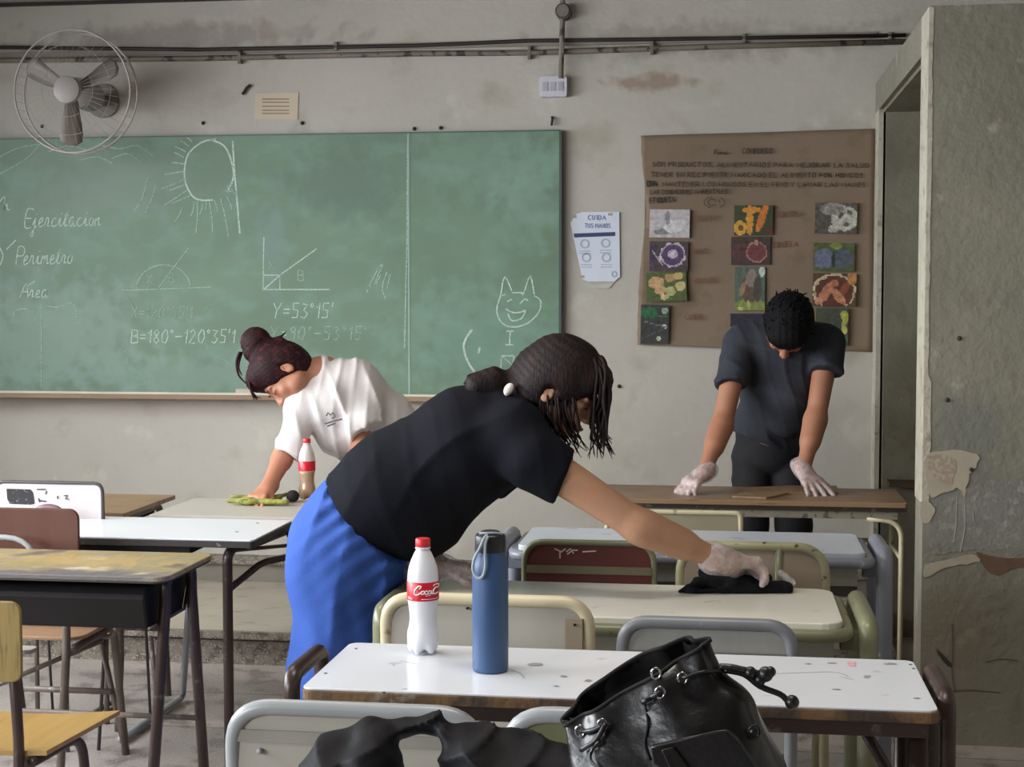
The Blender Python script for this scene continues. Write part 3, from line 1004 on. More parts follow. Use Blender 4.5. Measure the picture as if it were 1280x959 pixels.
picture(919, 334, 956, 388, (90, 112, 96), [(.5, .9, .6, .16, 0, (142, 158, 70)), (.5, .5, .3, .34, 0, (108, 84, 66)), (.55, .25, .2, .2, 0, (150, 132, 118)), (.75, .5, .14, .3, 0, (84, 74, 64)), (.25, .5, .08, .2, 30, (170, 130, 96)), (.45, .88, .06, .1, 0, (190, 186, 96)), (.9, .1, .1, .12, 0, (206, 216, 206)), (.2, .95, .1, .04, 0, (196, 204, 110))], .18, 7, 0)
picture(913, 392, 960, 432, (46, 42, 60), [(.2, .45, .25, .06, 0, (150, 146, 166)), (.5, .8, .4, .1, 0, (60, 56, 76))], .25, 8, 0)
picture(1019, 254, 1071, 292, (96, 88, 78), [(.7, .5, .34, .4, 0, (196, 190, 176)), (.4, .2, .3, .2, 0, (150, 144, 130)), (.45, .85, .14, .12, 0, (184, 178, 164)), (.62, .4, .05, .12, 30, (96, 90, 82)), (.82, .3, .05, .1, -30, (104, 98, 90)), (.75, .7, .06, .08, 30, (110, 104, 96))], .3, 9, -1)
picture(1017, 304, 1068, 339, (88, 104, 56), [(.25, .55, .23, .36, 0, (108, 116, 146)), (.7, .55, .26, .36, 0, (84, 94, 110)), (.55, .1, .15, .12, 0, (130, 150, 58)), (.49, .6, .04, .3, 0, (48, 54, 46))], .2, 10, -1)
picture(1016, 342, 1070, 383, (98, 66, 38), [(.5, .55, .5, .55, 0, (206, 186, 150)), (.5, .57, .44, .5, 0, (104, 50, 30)), (.3, .6, .12, .3, 20, (196, 120, 80)), (.6, .7, .1, .3, -30, (204, 130, 86)), (.75, .45, .1, .2, 20, (150, 74, 42)), (.15, .85, .1, .12, 0, (214, 150, 112)), (.5, .3, .1, .12, 0, (188, 112, 72)), (.9, .05, .12, .3, 0, (200, 132, 62))], .25, 11, -1)
picture(1020, 385, 1060, 432, (72, 84, 56), [(.85, .3, .14, .25, 10, (176, 176, 62)), (.88, .6, .1, .1, 0, (210, 200, 96)), (.5, .4, .3, .4, 0, (66, 74, 60)), (.85, .85, .15, .1, 0, (96, 110, 84))], .2, 12, 0)

# ================================================================== WALL FAN
fc = at(90, 114, 6.55)
fan = thing('wall_fan', 'large grey industrial wall fan with round wire guard left of the notice', 'fan', (fc.x, WY, fc.z))
fan_m = mat('grey fan metal', (150, 142, 136), .45, var=.06)
bld = mat('fan blade metal', (120, 112, 104), .5, var=.08)
wire = mat('guard wire', (176, 168, 160), .5)
FR = .274


def circ(r, dy, n=48):
    return [(fc.x + r * math.cos(2 * math.pi * i / n), fc.y + dy, fc.z + r * math.sin(2 * math.pi * i / n)) for i in range(n)]


obj('guard_ring', tube(nb(), circ(FR, 0), .0045, 8, closed=True), wire, fan, smooth=True)
obj('guard_ring', tube(nb(), circ(FR * .99, .09), .0045, 8, closed=True), wire, fan, smooth=True)
gw = nb()
for k in range(44):
    a = 2 * math.pi * k / 44
    ca, sa = math.cos(a), math.sin(a)
    tube(gw, [(fc.x + r * ca, fc.y + dy, fc.z + r * sa) for r, dy in ((.055, -.055), (.16, -.05), (.24, -.03), (FR, .0), (FR, .09))], .0007, 4, cap=False)
for r, dy in ((.12, -.053), (.2, -.042)):
    tube(gw, circ(r, dy), .0011, 4, closed=True)
tag(obj('guard_wires', gw, wire, fan), kind='stuff')
obj('hub_cap', tube(nb(), [(fc.x, fc.y - .035, fc.z), (fc.x, fc.y - .062, fc.z), (fc.x, fc.y - .066, fc.z)], [.06, .06, .05], 28), fan_m, fan, smooth=True, angle=40)
obj('motor', tube(nb(), [(fc.x, fc.y + .05, fc.z), (fc.x, fc.y + .2, fc.z), (fc.x, fc.y + .23, fc.z)], [.07, .068, .04], 24), fan_m, fan, smooth=True, angle=40)
obj('bracket', tube(nb(), [(fc.x, fc.y + .2, fc.z), (fc.x, WY, fc.z)], .03, 14), bld, fan, smooth=True, angle=40)
obj('wall_plate', tube(nb(), [(fc.x, WY - .012, fc.z), (fc.x, WY, fc.z)], .08, 24), bld, fan, smooth=True, angle=40)
for a in (-92, 28, 150):
    bm = nb()
    R = Matrix.Translation(V((fc.x, fc.y, fc.z))) @ Matrix.Rotation(-math.radians(a), 4, 'Y')
    prof = [(.04, .028), (.09, .035), (.14, .045), (.19, .052), (.225, .048), (.243, .02)]
    rows = []
    for i, (r, hw) in enumerate(prof):
        tw = .55 - .25 * i / 5
        rows.append([R @ V((r, q * hw * math.sin(tw) * 1.0, q * hw * math.cos(tw))) for q in (-1, -.33, .33, 1)])
    top = [[bm.verts.new(p) for p in r_] for r_ in rows]
    for A, B in zip(top, top[1:]):
        for k in range(3):
            bm.faces.new((A[k], A[k + 1], B[k + 1], B[k]))
    o = obj('blade', bm, bld, fan, smooth=True)
    o.modifiers.new('thick', 'SOLIDIFY').thickness = .003

# ================================================================== DESKS
lam_w = mat('white laminate', (220, 224, 229), .22, var=.02, vscale=3, col2=(176, 180, 186), thr=(.66, .72), extra=[((120, 122, 128), 26.0, 0.735, 0.76)])
lam_w2 = mat('clean white laminate', (222, 225, 230), .25, var=.02, vscale=3)
lam_b = mat('cream laminate', (222, 220, 206), .28, var=.02, vscale=4, col2=(190, 188, 172), thr=(.66, .76))
lam_bl = mat('bluish laminate', (192, 199, 208), .3, var=.04, vscale=5, col2=(150, 158, 170), thr=(.62, .72))
lam_br = mat('worn brown laminate', (138, 112, 84), .4, var=.12, vscale=5, stretch=(.5, 3, 3), col2=(104, 80, 58), thr=(.56, .66))
lam_g = mat('grey laminate', (184, 180, 170), .35, var=.05, vscale=4)
edge_br = mat('chipped plywood edge', (112, 84, 54), .6, var=.2, vscale=5, col2=(66, 52, 40), thr=(.46, .60), extra=[((140, 128, 112), 14.0, 0.64, 0.70)], bump=.3)
edge_dk = mat('dark desk edge', (44, 38, 34), .5, var=.2, vscale=8, col2=(120, 104, 84), thr=(.64, .68))
st_dk = mat('dark brown steel', (58, 44, 40), .35, var=.2, vscale=10, col2=(96, 84, 78), thr=(.64, .70), bump=.05)
st_bl = mat('blue grey steel', (128, 131, 142), .35, var=.08, vscale=8, col2=(168, 170, 178), thr=(.68, .72))
st_gr = mat('olive green steel', (124, 126, 98), .33, var=.1, vscale=8, col2=(92, 90, 66), thr=(.64, .70))
st_cr = mat('cream steel', (200, 190, 158), .35, var=.08, vscale=8, col2=(150, 134, 100), thr=(.64, .70))
st_gy = mat('light grey steel', (156, 160, 162), .3, var=.06, vscale=8, col2=(116, 116, 116), thr=(.68, .74))
st_mg = mat('mid grey steel', (122, 124, 128), .35, var=.08, vscale=8, col2=(160, 160, 162), thr=(.68, .74))
st_bn = mat('brownish grey steel', (104, 92, 82), .5, var=.2, vscale=10, col2=(140, 128, 116), thr=(.6, .68))
black_m = mat('black sheet tray', (24, 21, 23), .6, var=.2, vscale=6, spec=.25)


def top_slab(name, X0, X1, Y0, Y1, z, th, r, m, parent, bevel=.002, corners=(1, 1, 1, 1)):
    bm = prism(nb(), [V((x, y, z - th)) for x, y in rrect(X0, X1, Y0, Y1, r, 5, corners)], (0, 0, th))
    return obj(name, bm, m, parent, bevel=bevel)


def end_frame(parent, X, Y0, Y1, zt, r, rad, m, splay=0.0, name='end_frame', dx=0.0):
    pts = fillet([(X + dx, Y0 - splay, 0), (X, Y0, zt * .9), (X, Y0 + .0, zt), (X, Y1, zt), (X, Y1, zt * .9), (X + dx, Y1 + splay, 0)], [.01, r, r, .01], 7)
    return obj(name, tube(nb(), pts, rad, 12), m, parent, smooth=True)


def feet(parent, pts, m):
    for x, y in pts:
        obj('foot_cap', tube(nb(), [(x, y, 0), (x, y, .02)], .02, 10), m, parent, smooth=True, angle=40)


rub = mat('black rubber', (24, 24, 24), .7)

# --- near white desk
d1 = thing('school_desk', 'chipped white double desk in front carrying the cola bottle and the blue flask', 'desk', (-.2, 2.9, 0), 'white topped double desks')
tt1 = top_slab('tabletop', -.775, .375, 2.703, 3.08, .75, .004, .02, lam_w, d1, .001)
top_slab('edge_band', -.777, .377, 2.70, 3.083, .746, .020, .022, edge_br, d1)
obj('under_rail', box(nb(), -.76, .36, 2.712, 2.742, .697, .726), st_dk, d1, bevel=.003)
obj('under_rail', box(nb(), -.76, .36, 3.04, 3.07, .697, .726), st_dk, d1, bevel=.003)
end_frame(d1, .402, 2.80, 3.02, .748, .09, .017, st_dk, .03)
end_frame(d1, -.822, 2.80, 3.02, .748, .09, .017, st_dk, .03)
for s, X in ((1, .352), (-1, -.752)):
    obj('leg', tube(nb(), [(X + .0 * s, 2.775, .70), (X - .012, 2.73, 0)], .0185, 12), st_dk, d1, smooth=True)
    obj('leg', tube(nb(), [(X, 3.03, .70), (X, 3.06, 0)], .0165, 12), st_dk, d1, smooth=True)
obj('brace', tube(nb(), [(.235, 2.95, .70), (.40, 2.97, .42)], .011, 8), st_dk, d1, smooth=True)
obj('brace', tube(nb(), [(-.64, 2.95, .70), (-.80, 2.97, .42)], .011, 8), st_dk, d1, smooth=True)
obj('stretcher', tube(nb(), [(.36, 3.0, .672), (-.76, 3.0, .672)], .0045, 8), st_dk, d1, smooth=True)
scr = mat('dark screw', (40, 40, 44), .4, metal=.6)
for px in ((445, 811), (407, 842), (480, 866), (1138, 831), (1142, 836)):
    p = atz(px[0], px[1], .75)
    obj('screw', tube(nb(), [(p.x, p.y, .7495), (p.x, p.y, .7506)], .0035, 10), scr, tt1)
ink = mat('ink smudge', (150, 150, 158), .5, var=.2, vscale=30)
pinkm = mat('pink smudge', (232, 176, 182), .5, var=.1, vscale=40)


def smudge(cx, cy, rx, ry, m, parent, z, seed):
    rnd = random.Random(seed)
    pts = []
    for k in range(11):
        a = 2 * math.pi * k / 11
        q = rnd.uniform(.6, 1.15)
        p = atz(cx + rx * q * math.cos(a), cy + ry * q * math.sin(a), z)
        pts.append((p.x, p.y, z))
    bm = nb()
    bm.faces.new([bm.verts.new((x, y, zz + .0004)) for x, y, zz in pts])
    obj('ink_mark', bm, m, parent)


for i, (x, y, a, b, mm) in enumerate(((668, 831, 10, 2.5, ink), (1064, 830, 6, 4, pinkm), (1112, 830, 8, 1.5, ink), (1083, 846, 5, 2, ink), (705, 846, 5, 1.5, ink), (735, 851, 5, 1.5, ink),
                                      (1045, 862, 6, 1, ink), (1146, 873, 6, 1, ink), (695, 858, 4, 1, ink), (1010, 830, 5, 1, ink), (1040, 829, 6, 1, ink))):
    smudge(x, y, a, b, mm, tt1, .7503, i)
bm = nb()
for ln in ([(940, 840), (975, 842), (1040, 840), (1060, 846)], [(640, 838), (650, 842), (655, 848)], [(1050, 846), (1068, 850)], [(500, 826), (520, 830)]):
    ribbon(bm, [atz(x, y, .7505) for x, y in smooth_line(ln)], .0016, V((0, 0, 1)), .0002)
tag(obj('pen_line', bm, ink, tt1), kind='stuff')

# --- cream desk of the second row
d2 = thing('school_desk', 'cream topped double desk with olive steel frame being wiped with the black rag', 'desk', (-.24, 3.75, 0), 'rimmed double desks on the right')


def rim_desk(d, X0, X1, Y0, Y1, z, topm, fr, XL_, XR_, r=.05, trad=.016):
    top_slab('tabletop', X0, X1, Y0, Y1, z, .018, r, topm, d, .003)
    loop = [V((x, y, z - .028)) for x, y in rrect(X0 - .012, X1 + .012, Y0 - .012, Y1 + .012, r + .012, 7)]
    obj('rim_tube', tube(nb(), loop, trad, 10, closed=True), fr, d, smooth=True)
    for X in (XL_, XR_):
        end_frame(d, X, Y0 + .04, Y1 - .04, z - .012, .10, .0235, fr, .03)
        obj('corner_bracket', box(nb(), min(X, (X0 if X < 0 else X1)) - .0, max(X, (X0 if X < 0 else X1)), Y0 + .12, Y0 + .15, z - .09, z - .045), fr, d, bevel=.003)
    obj('book_tray', box(nb(), X0 + .02, X1 - .02, Y0 + .05, Y0 + .058, z - .105, z - .05), mat('tray sheet', (176, 176, 166), .5, var=.1), d)
    obj('tray_floor', box(nb(), X0 + .02, X1 - .02, Y0 + .05, Y1 - .02, z - .135, z - .108), mat('dark tray steel', (74, 72, 66), .5, var=.2), d)  # tray floor in a darker steel than the tray sheet


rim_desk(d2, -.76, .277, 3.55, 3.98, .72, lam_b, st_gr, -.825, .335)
p = atz(905, 752, .7204)
bm = nb()
ribbon(bm, [atz(x, y, .7206) for x, y in ((880, 753), (893, 751), (902, 753))], .002, V((0, 0, 1)), .0002)
obj('pen_line', bm, ink, d2)

# --- bluish desk of the third row
d3 = thing('school_desk', 'bluish grey topped double desk with blue grey steel frame in the third row', 'desk', (-.1, 4.56, 0), 'rimmed double desks on the right')
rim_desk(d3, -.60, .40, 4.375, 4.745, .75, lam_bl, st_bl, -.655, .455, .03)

# --- brown desk at the podium
d4 = thing('school_desk', 'worn brown topped desk with thin cream legs where the young man leans', 'desk', (.1, 5.6, 0))
top_slab('tabletop', -.46, .634, 5.40, 5.80, .76, .018, .012, lam_br, d4, .002)
obj('edge_band', box(nb(), -.455, .63, 5.404, 5.41, .728, .742), mat('blackened edge', (40, 30, 24), .6, var=.3, vscale=9, col2=(86, 66, 50), thr=(.6, .66)), d4)
obj('under_rail', box(nb(), -.44, .60, 5.412, 5.43, .700, .728), mat('grey rail paint', (128, 122, 104), .6, var=.2, vscale=12, col2=(80, 72, 60), thr=(.58, .64)), d4)
for X, sgn in ((.615, -1), (-.42, 1)):
    for Y in (5.42, 5.74):
        obj('leg', tube(nb(), fillet([(X + sgn * .12, Y, .703), (X, Y, .69), (X, Y, .55), (X, Y, 0)], [.06, .01]), .0095, 8), st_cr, d4, smooth=True)
    obj('side_rail', tube(nb(), [(X, 5.42, .56), (X, 5.74, .56)], .008, 8), st_cr, d4, smooth=True)
obj('back_rail', tube(nb(), [(.60, 5.74, .575), (-.42, 5.74, .575)], .008, 8), st_cr, d4, smooth=True)
p = atz(975, 620, .761)
tag(obj('cardboard_sheet', prism(nb(), [atz(x, y, .7605) for x, y in ((915, 622), (958, 624), (985, 618), (1048, 618), (1046, 609), (990, 609), (940, 611))], (0, 0, .006)),
        mat('wrinkled tan sheet', (138, 112, 84), .55, var=.15, vscale=14, bump=.5, bscale=20)), 'tan wrinkled sheet lying on the brown desk under the gloved hand', 'cardboard')

# --- left: white desk with dark legs
d5 = thing('school_desk', 'white topped desk on the left with slim dark legs, between brown chair and blue trousers', 'desk', (-1.9, 4.6, 0), 'white topped double desks')
top_slab('tabletop', -2.62, -1.395, 4.36, 4.775, .75, .005, .012, lam_w2, d5, .001)
top_slab('edge_band', -2.622, -1.393, 4.357, 4.778, .745, .02, .013, edge_dk, d5)
obj('under_tray', box(nb(), -2.56, -1.60, 4.38, 4.70, .700, .725), black_m, d5)
for X, XB in ((-1.495, -1.36), (-2.5, -2.56)):
    obj('leg', tube(nb(), fillet([(X, 4.42, 0), (X, 4.42, .70), (X + .02, 4.47, .718)], .03), .0155, 12), st_dk, d5, smooth=True)
    obj('leg', tube(nb(), fillet([(XB, 4.74, 0), (XB, 4.74, .70), (XB - .02, 4.70, .718)], .03), .0155, 12), st_dk, d5, smooth=True)
    obj('side_rail', tube(nb(), fillet([(X, 4.42, .585), (X + (XB - X) * .45, 4.57, .645), (XB, 4.74, .645)], .03), .011, 8), st_dk, d5, smooth=True)
obj('cross_rail', tube(nb(), [(-1.495, 4.70, .69), (-2.5, 4.70, .69)], .009, 8), st_dk, d5, smooth=True)
obj('cross_rail', tube(nb(), [(-1.495, 4.42, .705), (-1.33, 4.60, .70)], .006, 8), st_dk, d5, smooth=True)
obj('under_rail', tube(nb(), [(-1.41, 4.37, .73), (-1.41, 4.76, .715)], .012, 8), st_dk, d5, smooth=True)
for px in ((296, 665), (322, 654)):
    p = atz(px[0], px[1], .75)
    obj('screw', tube(nb(), [(p.x, p.y, .7495), (p.x, p.y, .7506)], .006, 10), scr, d5)

# --- left: worn wooden desk
worn = mat('worn wood top with peeled laminate', (152, 134, 90), .45, var=.2, vscale=5, col2=(140, 130, 104), thr=(.46, .56),
           extra=[((104, 94, 84), 5.0, 0.60, 0.66), ((186, 180, 156), 9.0, 0.60, 0.68)], bump=.3, bscale=30,
           spots=[(-1.75, 3.74, .75, .6, .09, .3, (100, 96, 98), .95), (-1.75, 3.95, .75, .25, .1, .3, (176, 150, 96), .5)])
d6 = thing('school_desk', 'worn wooden desk with peeling yellowed top and black book tray at left', 'desk', (-1.75, 3.92, 0))
top_slab('tabletop', -2.25, -1.43, 3.74, 4.12, .75, .014, .035, worn, d6, .003)
top_slab('edge_band', -2.248, -1.432, 3.742, 4.118, .736, .005, .035, edge_dk, d6)
# tray: trapezoid section box
bm = nb()
prism(bm, [V((-2.0, 3.80, .715)), V((-2.0, 3.77, .69)), V((-2.0, 3.79, .60)), V((-2.0, 4.05, .60)), V((-2.0, 4.09, .68)), V((-2.0, 4.07, .715))], (.50, 0, 0))
obj('book_tray', bm, black_m, d6, bevel=.008)
obj('tray_lip', tube(nb(), [(-1.497, 3.79, .603), (-1.497, 4.05, .603), (-1.497, 4.09, .68)], .005, 6), st_bn, d6, smooth=True)
for X, dx in ((-1.475, -.01), (-2.03, .01)):
    end_frame(d6, X, 3.85, 4.05, .727, .07, .0155, st_dk, .13, dx=dx)
obj('cross_rail', tube(nb(), [(-1.48, 4.10, .28), (-2.03, 4.10, .28)], .008, 8), st_bn, d6, smooth=True)
p = at(215, 880, 4.35)
# --- left: first row brown desk and the grey desk of the girl
d7 = thing('school_desk', 'small brown topped desk of the front row behind the doodled chair', 'desk', (-2.4, 5.1, 0))
top_slab('tabletop', -3.0, -2.0, 4.86, 5.34, .75, .016, .01, lam_br, d7, .002)
obj('under_tray', box(nb(), -2.9, -2.06, 4.9, 5.28, .69, .73), black_m, d7)
for X in (-2.04, -2.9):
    end_frame(d7, X, 4.93, 5.28, .72, .05, .0125, st_bn, .06)
obj('cross_rail', tube(nb(), [(-2.04, 5.3, .26), (-2.9, 5.3, .26)], .011, 8), st_bn, d7, smooth=True)
d8 = thing('school_desk', 'grey topped desk at the podium being wiped by the girl in white', 'desk', (-1.35, 5.0, 0))
top_slab('tabletop', -1.905, -.86, 4.83, 5.27, .75, .018, .01, lam_g, d8, .002)
obj('edge_band', box(nb(), -1.904, -.861, 4.832, 4.838, .728, .734), edge_dk, d8)
for X in (-1.0, ):
    end_frame(d8, X, 4.93, 5.2, .725, .05, .0125, st_gy, .04)
end_frame(d8, -1.33, 4.95, 5.2, .725, .05, .0125, st_gy, .04)
obj('cross_rail', tube(nb(), [(-1.0, 5.2, .70), (-1.85, 5.2, .70)], .006, 8), st_gy, d8, smooth=True)
# --- desk nearest to the camera, under the bag and jacket
d9 = thing('school_desk', 'desk nearest the camera carrying the black bag and jacket', 'desk', (-.1, 2.0, 0))
top_slab('tabletop', -.72, .45, 1.82, 2.28, .72, .02, .02, lam_w2, d9, .002)
for X in (-.68, .41):
    end_frame(d9, X, 1.88, 2.22, .695, .06, .0165, st_dk, .03)

# ================================================================== CHAIRS
pan_g = mat('grey beige panel', (168, 164, 154), .45, var=.04, vscale=5)
pan_m = mat('mid grey panel', (148, 148, 142), .45, var=.05, vscale=8, stretch=(4, 1, .6))
pan_o = mat('olive panel', (112, 114, 80), .45, var=.08, vscale=5)
pan_r = mat('dark red panel', (92, 44, 38), .45, var=.12, vscale=7)
pan_t = mat('tan panel', (150, 136, 116), .5, var=.08, vscale=5)
ply = mat('yellow plywood', (160, 130, 76), .4, var=.12, vscale=4, stretch=(6, .6, .6), col2=(148, 118, 66), thr=(.6, .7), bump=.08)
ply_back = mat('olive tinted plywood', (132, 112, 60), .45, var=.14, vscale=6, stretch=(7, 7, .5), col2=(104, 86, 44), thr=(.55, .65))
plyb = mat('reddish brown plywood', (88, 50, 35), .4, var=.15, vscale=5, stretch=(5, 5, .5), col2=(88, 46, 30), thr=(.55, .65))


def chair(label, xc, y, wd, zt, fr, pan, r=.014, rc=.07, band=None, group=None, seat_m=None, band_z=.14, rot=0, zlo=.56, seat_z=.44, cat='chair'):
    t = thing('school_chair', label, cat, (xc, y, 0), group)
    M = Matrix.Translation((xc, y, 0)) @ Matrix.Rotation(rot, 4, 'Z')
    h = wd / 2 - r
    pts = fillet([(-h, -.07, 0), (-h, .01, seat_z), (-h, -.01, zt - r), (h, -.01, zt - r), (h, .01, seat_z), (h, -.07, 0)], [.05, rc, rc, .05], 8)
    obj('back_frame', tube(nb(), pts, r, 12), fr, t, smooth=True, M=M)
    for s in (-1, 1):
        obj('front_leg', tube(nb(), fillet([(s * h, .0, seat_z - .02), (s * h, .34, seat_z - .02), (s * h, .38, 0)], .05), r * .85, 10), fr, t, smooth=True, M=M)
    obj('seat', prism(nb(), [V((a, b, seat_z)) for a, b in rrect(-h, h, .02, .39, .04)], (0, 0, .012)), seat_m or pan, t, bevel=.003, M=M)
    # panel inside the hoop
    q = [(a, b) for a, b in rrect(-h + r * .6, h - r * .6, zlo, zt - 2 * r + .002, rc * .8, 6, (0, 0, 1, 1))]
    obj('backrest_panel', prism(nb(), [V((a, -.012 + (.0), b)) for a, b in q], (0, .008, 0)), pan, t, bevel=.0015, M=M)
    if band:
        obj('panel_band', box(nb(), -h + r * .6, h - r * .6, -.016, -.0125, zt - band_z - .022, zt - band_z), band, t, M=M)
    return t, M


c1, M1 = chair('light grey tube chair with beige grey back at the lower left, jacket over it', (-.868 + -.40) / 2, 2.55, .468, .772, st_gy, pan_g, .0145, .075,
               mat('panel crease', (148, 144, 136), .5), 'grey hoop chairs', band_z=.055)
p = at(324, 940, 2.53)
obj('rivet', tube(nb(), [(p.x, 2.53, p.z), (p.x, 2.538, p.z)], .005, 10), st_gy, c1, smooth=True)
c2, M2 = chair('light grey tube chair with olive green back half hidden by the black bag', (-.378 + .08) / 2, 2.55, .458, .777, st_gy, pan_o, .0145, .075, group='grey hoop chairs')
c3, M3 = chair('cream tube chair with pale grey back behind the cola bottle and the flask', (-.775 - .283) / 2, 3.36, .492, .808, st_cr, pan_g, .0145, .065, group='chairs facing the cream desk')
p = at(717, 790, 3.33)
obj('repair_plate', box(nb(), p.x - .019, p.x + .019, 3.335, 3.343, p.z - .05, p.z + .028), pan_t, c3)
obj('rivet', tube(nb(), [(p.x + .002, 3.33, p.z + .015), (p.x + .002, 3.336, p.z + .015)], .003, 8), scr, c3)
p = at(583, 762, 3.33)
obj('rivet', tube(nb(), [(p.x, 3.34, p.z), (p.x, 3.346, p.z)], .003, 8), scr, c3)
c4, M4 = chair('mid grey tube chair with grey back just above the white desk edge by the bag', (-.238 + .165) / 2, 3.38, .403, .765, st_mg, pan_m, .0145, .06,
               mat('dark panel band', (112, 112, 112), .5), 'chairs facing the cream desk', band_z=.078)
c5, M5 = chair('dark red backed chair with olive tube behind the cream desk', (-.568 - .185) / 2, 4.24, .383, .795, st_gr, pan_r, .009, .06, mat('olive band', (112, 104, 78), .5),
               'chairs facing the bluish desk', band_z=.075)
bm = nb()
for ln in ([(693, 686), (702, 690), (707, 686)], [(700, 690), (700, 698)], [(708, 690), (713, 686), (717, 692)], [(709, 693), (716, 688), (722, 688)], [(728, 690), (745, 689)]):
    ribbon(bm, [at(x, y, 4.226) for x, y in ln], .004)
obj('white_scribble', bm, mat('white paint scribble', (206, 186, 176), .8), c5)
c6, M6 = chair('cream and olive chipped tube chair with tan back right of the wiping hand', (-.135 + .292) / 2, 4.24, .425, .80, mat('chipped cream olive steel', (164, 160, 126), .4, var=.15, vscale=12, col2=(66, 56, 44), thr=(.62, .66)),
               pan_t, .013, .085, None, 'chairs facing the bluish desk')
obj('panel_post', tube(nb(), [(.145, 4.228, .55), (.15, 4.228, .785)], .011, 8), st_gr, c6, smooth=True)
c7, M7 = chair('low cream metal chair tucked in front of the worn brown desk', (-.37 + .06) / 2, 5.27, .44, .742, st_cr, mat('olive grey panel', (142, 136, 112), .5, var=.08), .009, .02)
# chairs of the left side
c8, M8 = chair('white painted chair back covered with black marker doodles at far left', (-2.385 - 2.012) / 2, 4.72, .378, .874, mat('thin dark frame', (70, 64, 64), .5), mat('white painted board', (200, 194, 196), .6, var=.06, vscale=5), .006, .03, zlo=.52)
bm = nb()
dd = 4.72 - .0125 - .0015


def pp(x, y):
    return at(x, y, dd)


prism(bm, [pp(*q) for q in ((8, 611), (38, 612), (41, 616), (43, 630), (38, 631), (12, 630), (9, 624))], (0, .001, 0))
obj('marker_block', bm, mat('black marker ink', (34, 32, 34), .7, var=.3, vscale=40, col2=(120, 116, 118), thr=(.62, .66)), c8)
bm = nb()
for ln in ([(46, 612), (57, 612)], [(48, 626), (58, 627)], [(48, 623), (50, 628)], [(58, 614), (57, 618)], [(72, 620), (72, 624)], [(80, 620), (84, 619), (82, 624), (86, 624)]):
    ribbon(bm, [pp(x, y) for x, y in ln], .004)
obj('marker_line', bm, mat('black marker line', (50, 48, 50), .8), c8)

t = thing('school_chair', 'reddish brown plywood chair back behind the worn wooden desk', 'chair', (-2.1, 4.2, 0))
obj('backrest', prism(nb(), [V((a, 4.2, b)) for a, b in rrect(-2.3, -1.872, .665, .856, .03)], (0, .012, 0)), plyb, t, bevel=.003)
obj('seat', prism(nb(), [V((a, b, .45)) for a, b in rrect(-2.3, -1.90, 4.26, 4.62, .05)], (0, 0, .012)), mat('tan plywood seat', (152, 120, 92), .5, var=.1), t, bevel=.003)
obj('seat_pan', tube(nb(), fillet([(-2.02, 4.45, .455), (-2.0, 4.5, .41), (-1.90, 4.5, .41), (-1.86, 4.44, .455)], .03), .008, 8), st_bn, t, smooth=True)
for X in (-1.93, -2.28):
    obj('leg', tube(nb(), fillet([(X, 4.222, .82), (X, 4.235, .45), (X + .02, 4.12, 0)], .05), .0125, 10), st_bn, t, smooth=True)
    obj('leg', tube(nb(), fillet([(X, 4.24, .42), (X, 4.58, .43), (X + .02, 4.62, 0)], .05), .0125, 10), st_bn, t, smooth=True)
obj('stretcher', tube(nb(), [(-2.27, 4.3, .26), (-1.93, 4.5, .40)], .008, 8), st_bn, t, smooth=True)
obj('stretcher', tube(nb(), [(-2.27, 4.56, .22), (-1.93, 4.56, .22)], .01, 8), st_bn, t, smooth=True)

t = thing('school_chair', 'chair with thin grey tube arch against the brown chair back, far left edge', 'chair', (-2.05, 3.6, 0))
a, b = at(-60, 720, 4.13), at(41, 690, 4.13)
obj('back_hoop', tube(nb(), fillet([(b.x - .22, 4.13, 0), (b.x - .22, 4.13, .78), (b.x + .005, 4.13, .78), (b.x + .012, 4.13, .60)], [.10, .10]), .008, 8), st_gy, t, smooth=True)
obj('seat', prism(nb(), [V((q[0], q[1], .44)) for q in rrect(b.x - .22, b.x - .01, 4.12, 4.18, .02)], (0, 0, .012)), pan_g, t)

t = thing('school_chair', 'chair with purplish rounded tube top peeping over the brown chair back', 'chair', (-2.2, 4.62, 0))
p = at(61, 634, 4.62)
obj('back_hoop', tube(nb(), [(p.x + .055 * math.cos(math.radians(a)), 4.62, p.z - .04 + .04 * math.sin(math.radians(a))) for a in range(0, 181, 20)], .011, 8), mat('purple grey plastic', (112, 84, 92), .5), t, smooth=True)
obj('back_plate', prism(nb(), [V((p.x + .055 * math.cos(math.radians(a)), 4.62, p.z - .045 + .04 * math.sin(math.radians(a)))) for a in range(0, 181, 20)], (0, .01, 0)), MATS['purple grey plastic'], t)
for s in (-1, 1):
    obj('leg', tube(nb(), [(p.x + s * .05, 4.62, p.z - .03), (p.x + s * .05, 4.62, 0)], .008, 8), st_bn, t, smooth=True)

# grey splayed chair of the front row seen through the legs
t = thing('school_chair', 'grey legged chair whose runner shows between the worn desk legs', 'chair', (-1.9, 4.9, 0))
obj('runner', tube(nb(), fillet([atz(150, 925, .015), atz(228, 872, .015), atz(232, 818, .2), at(236, 760, 5.0)], .03), .012, 8), st_gy, t, smooth=True)
obj('runner', tube(nb(), fillet([atz(60, 925, .015), atz(150, 872, .015), at(152, 818, 5.0), at(150, 760, 5.0)], .03), .010, 8), st_bn, t, smooth=True)
for f_, tp in (((157, 940), (124, 792)), ((134, 905), (132, 795)), ((150, 893), (148, 800)), ((196, 866), (188, 795)), ((18, 905), (26, 810))):
    a = atz(f_[0], f_[1], .0)
    obj('leg', tube(nb(), [a, at(tp[0], tp[1], a.y + .05)], .010, 8), st_bn, t, smooth=True)
obj('seat', prism(nb(), [V((a_, b_, .44)) for a_, b_ in rrect(-2.3, -2.0, 4.72, 5.0, .05)], (0, 0, .012)), pan_t, t)

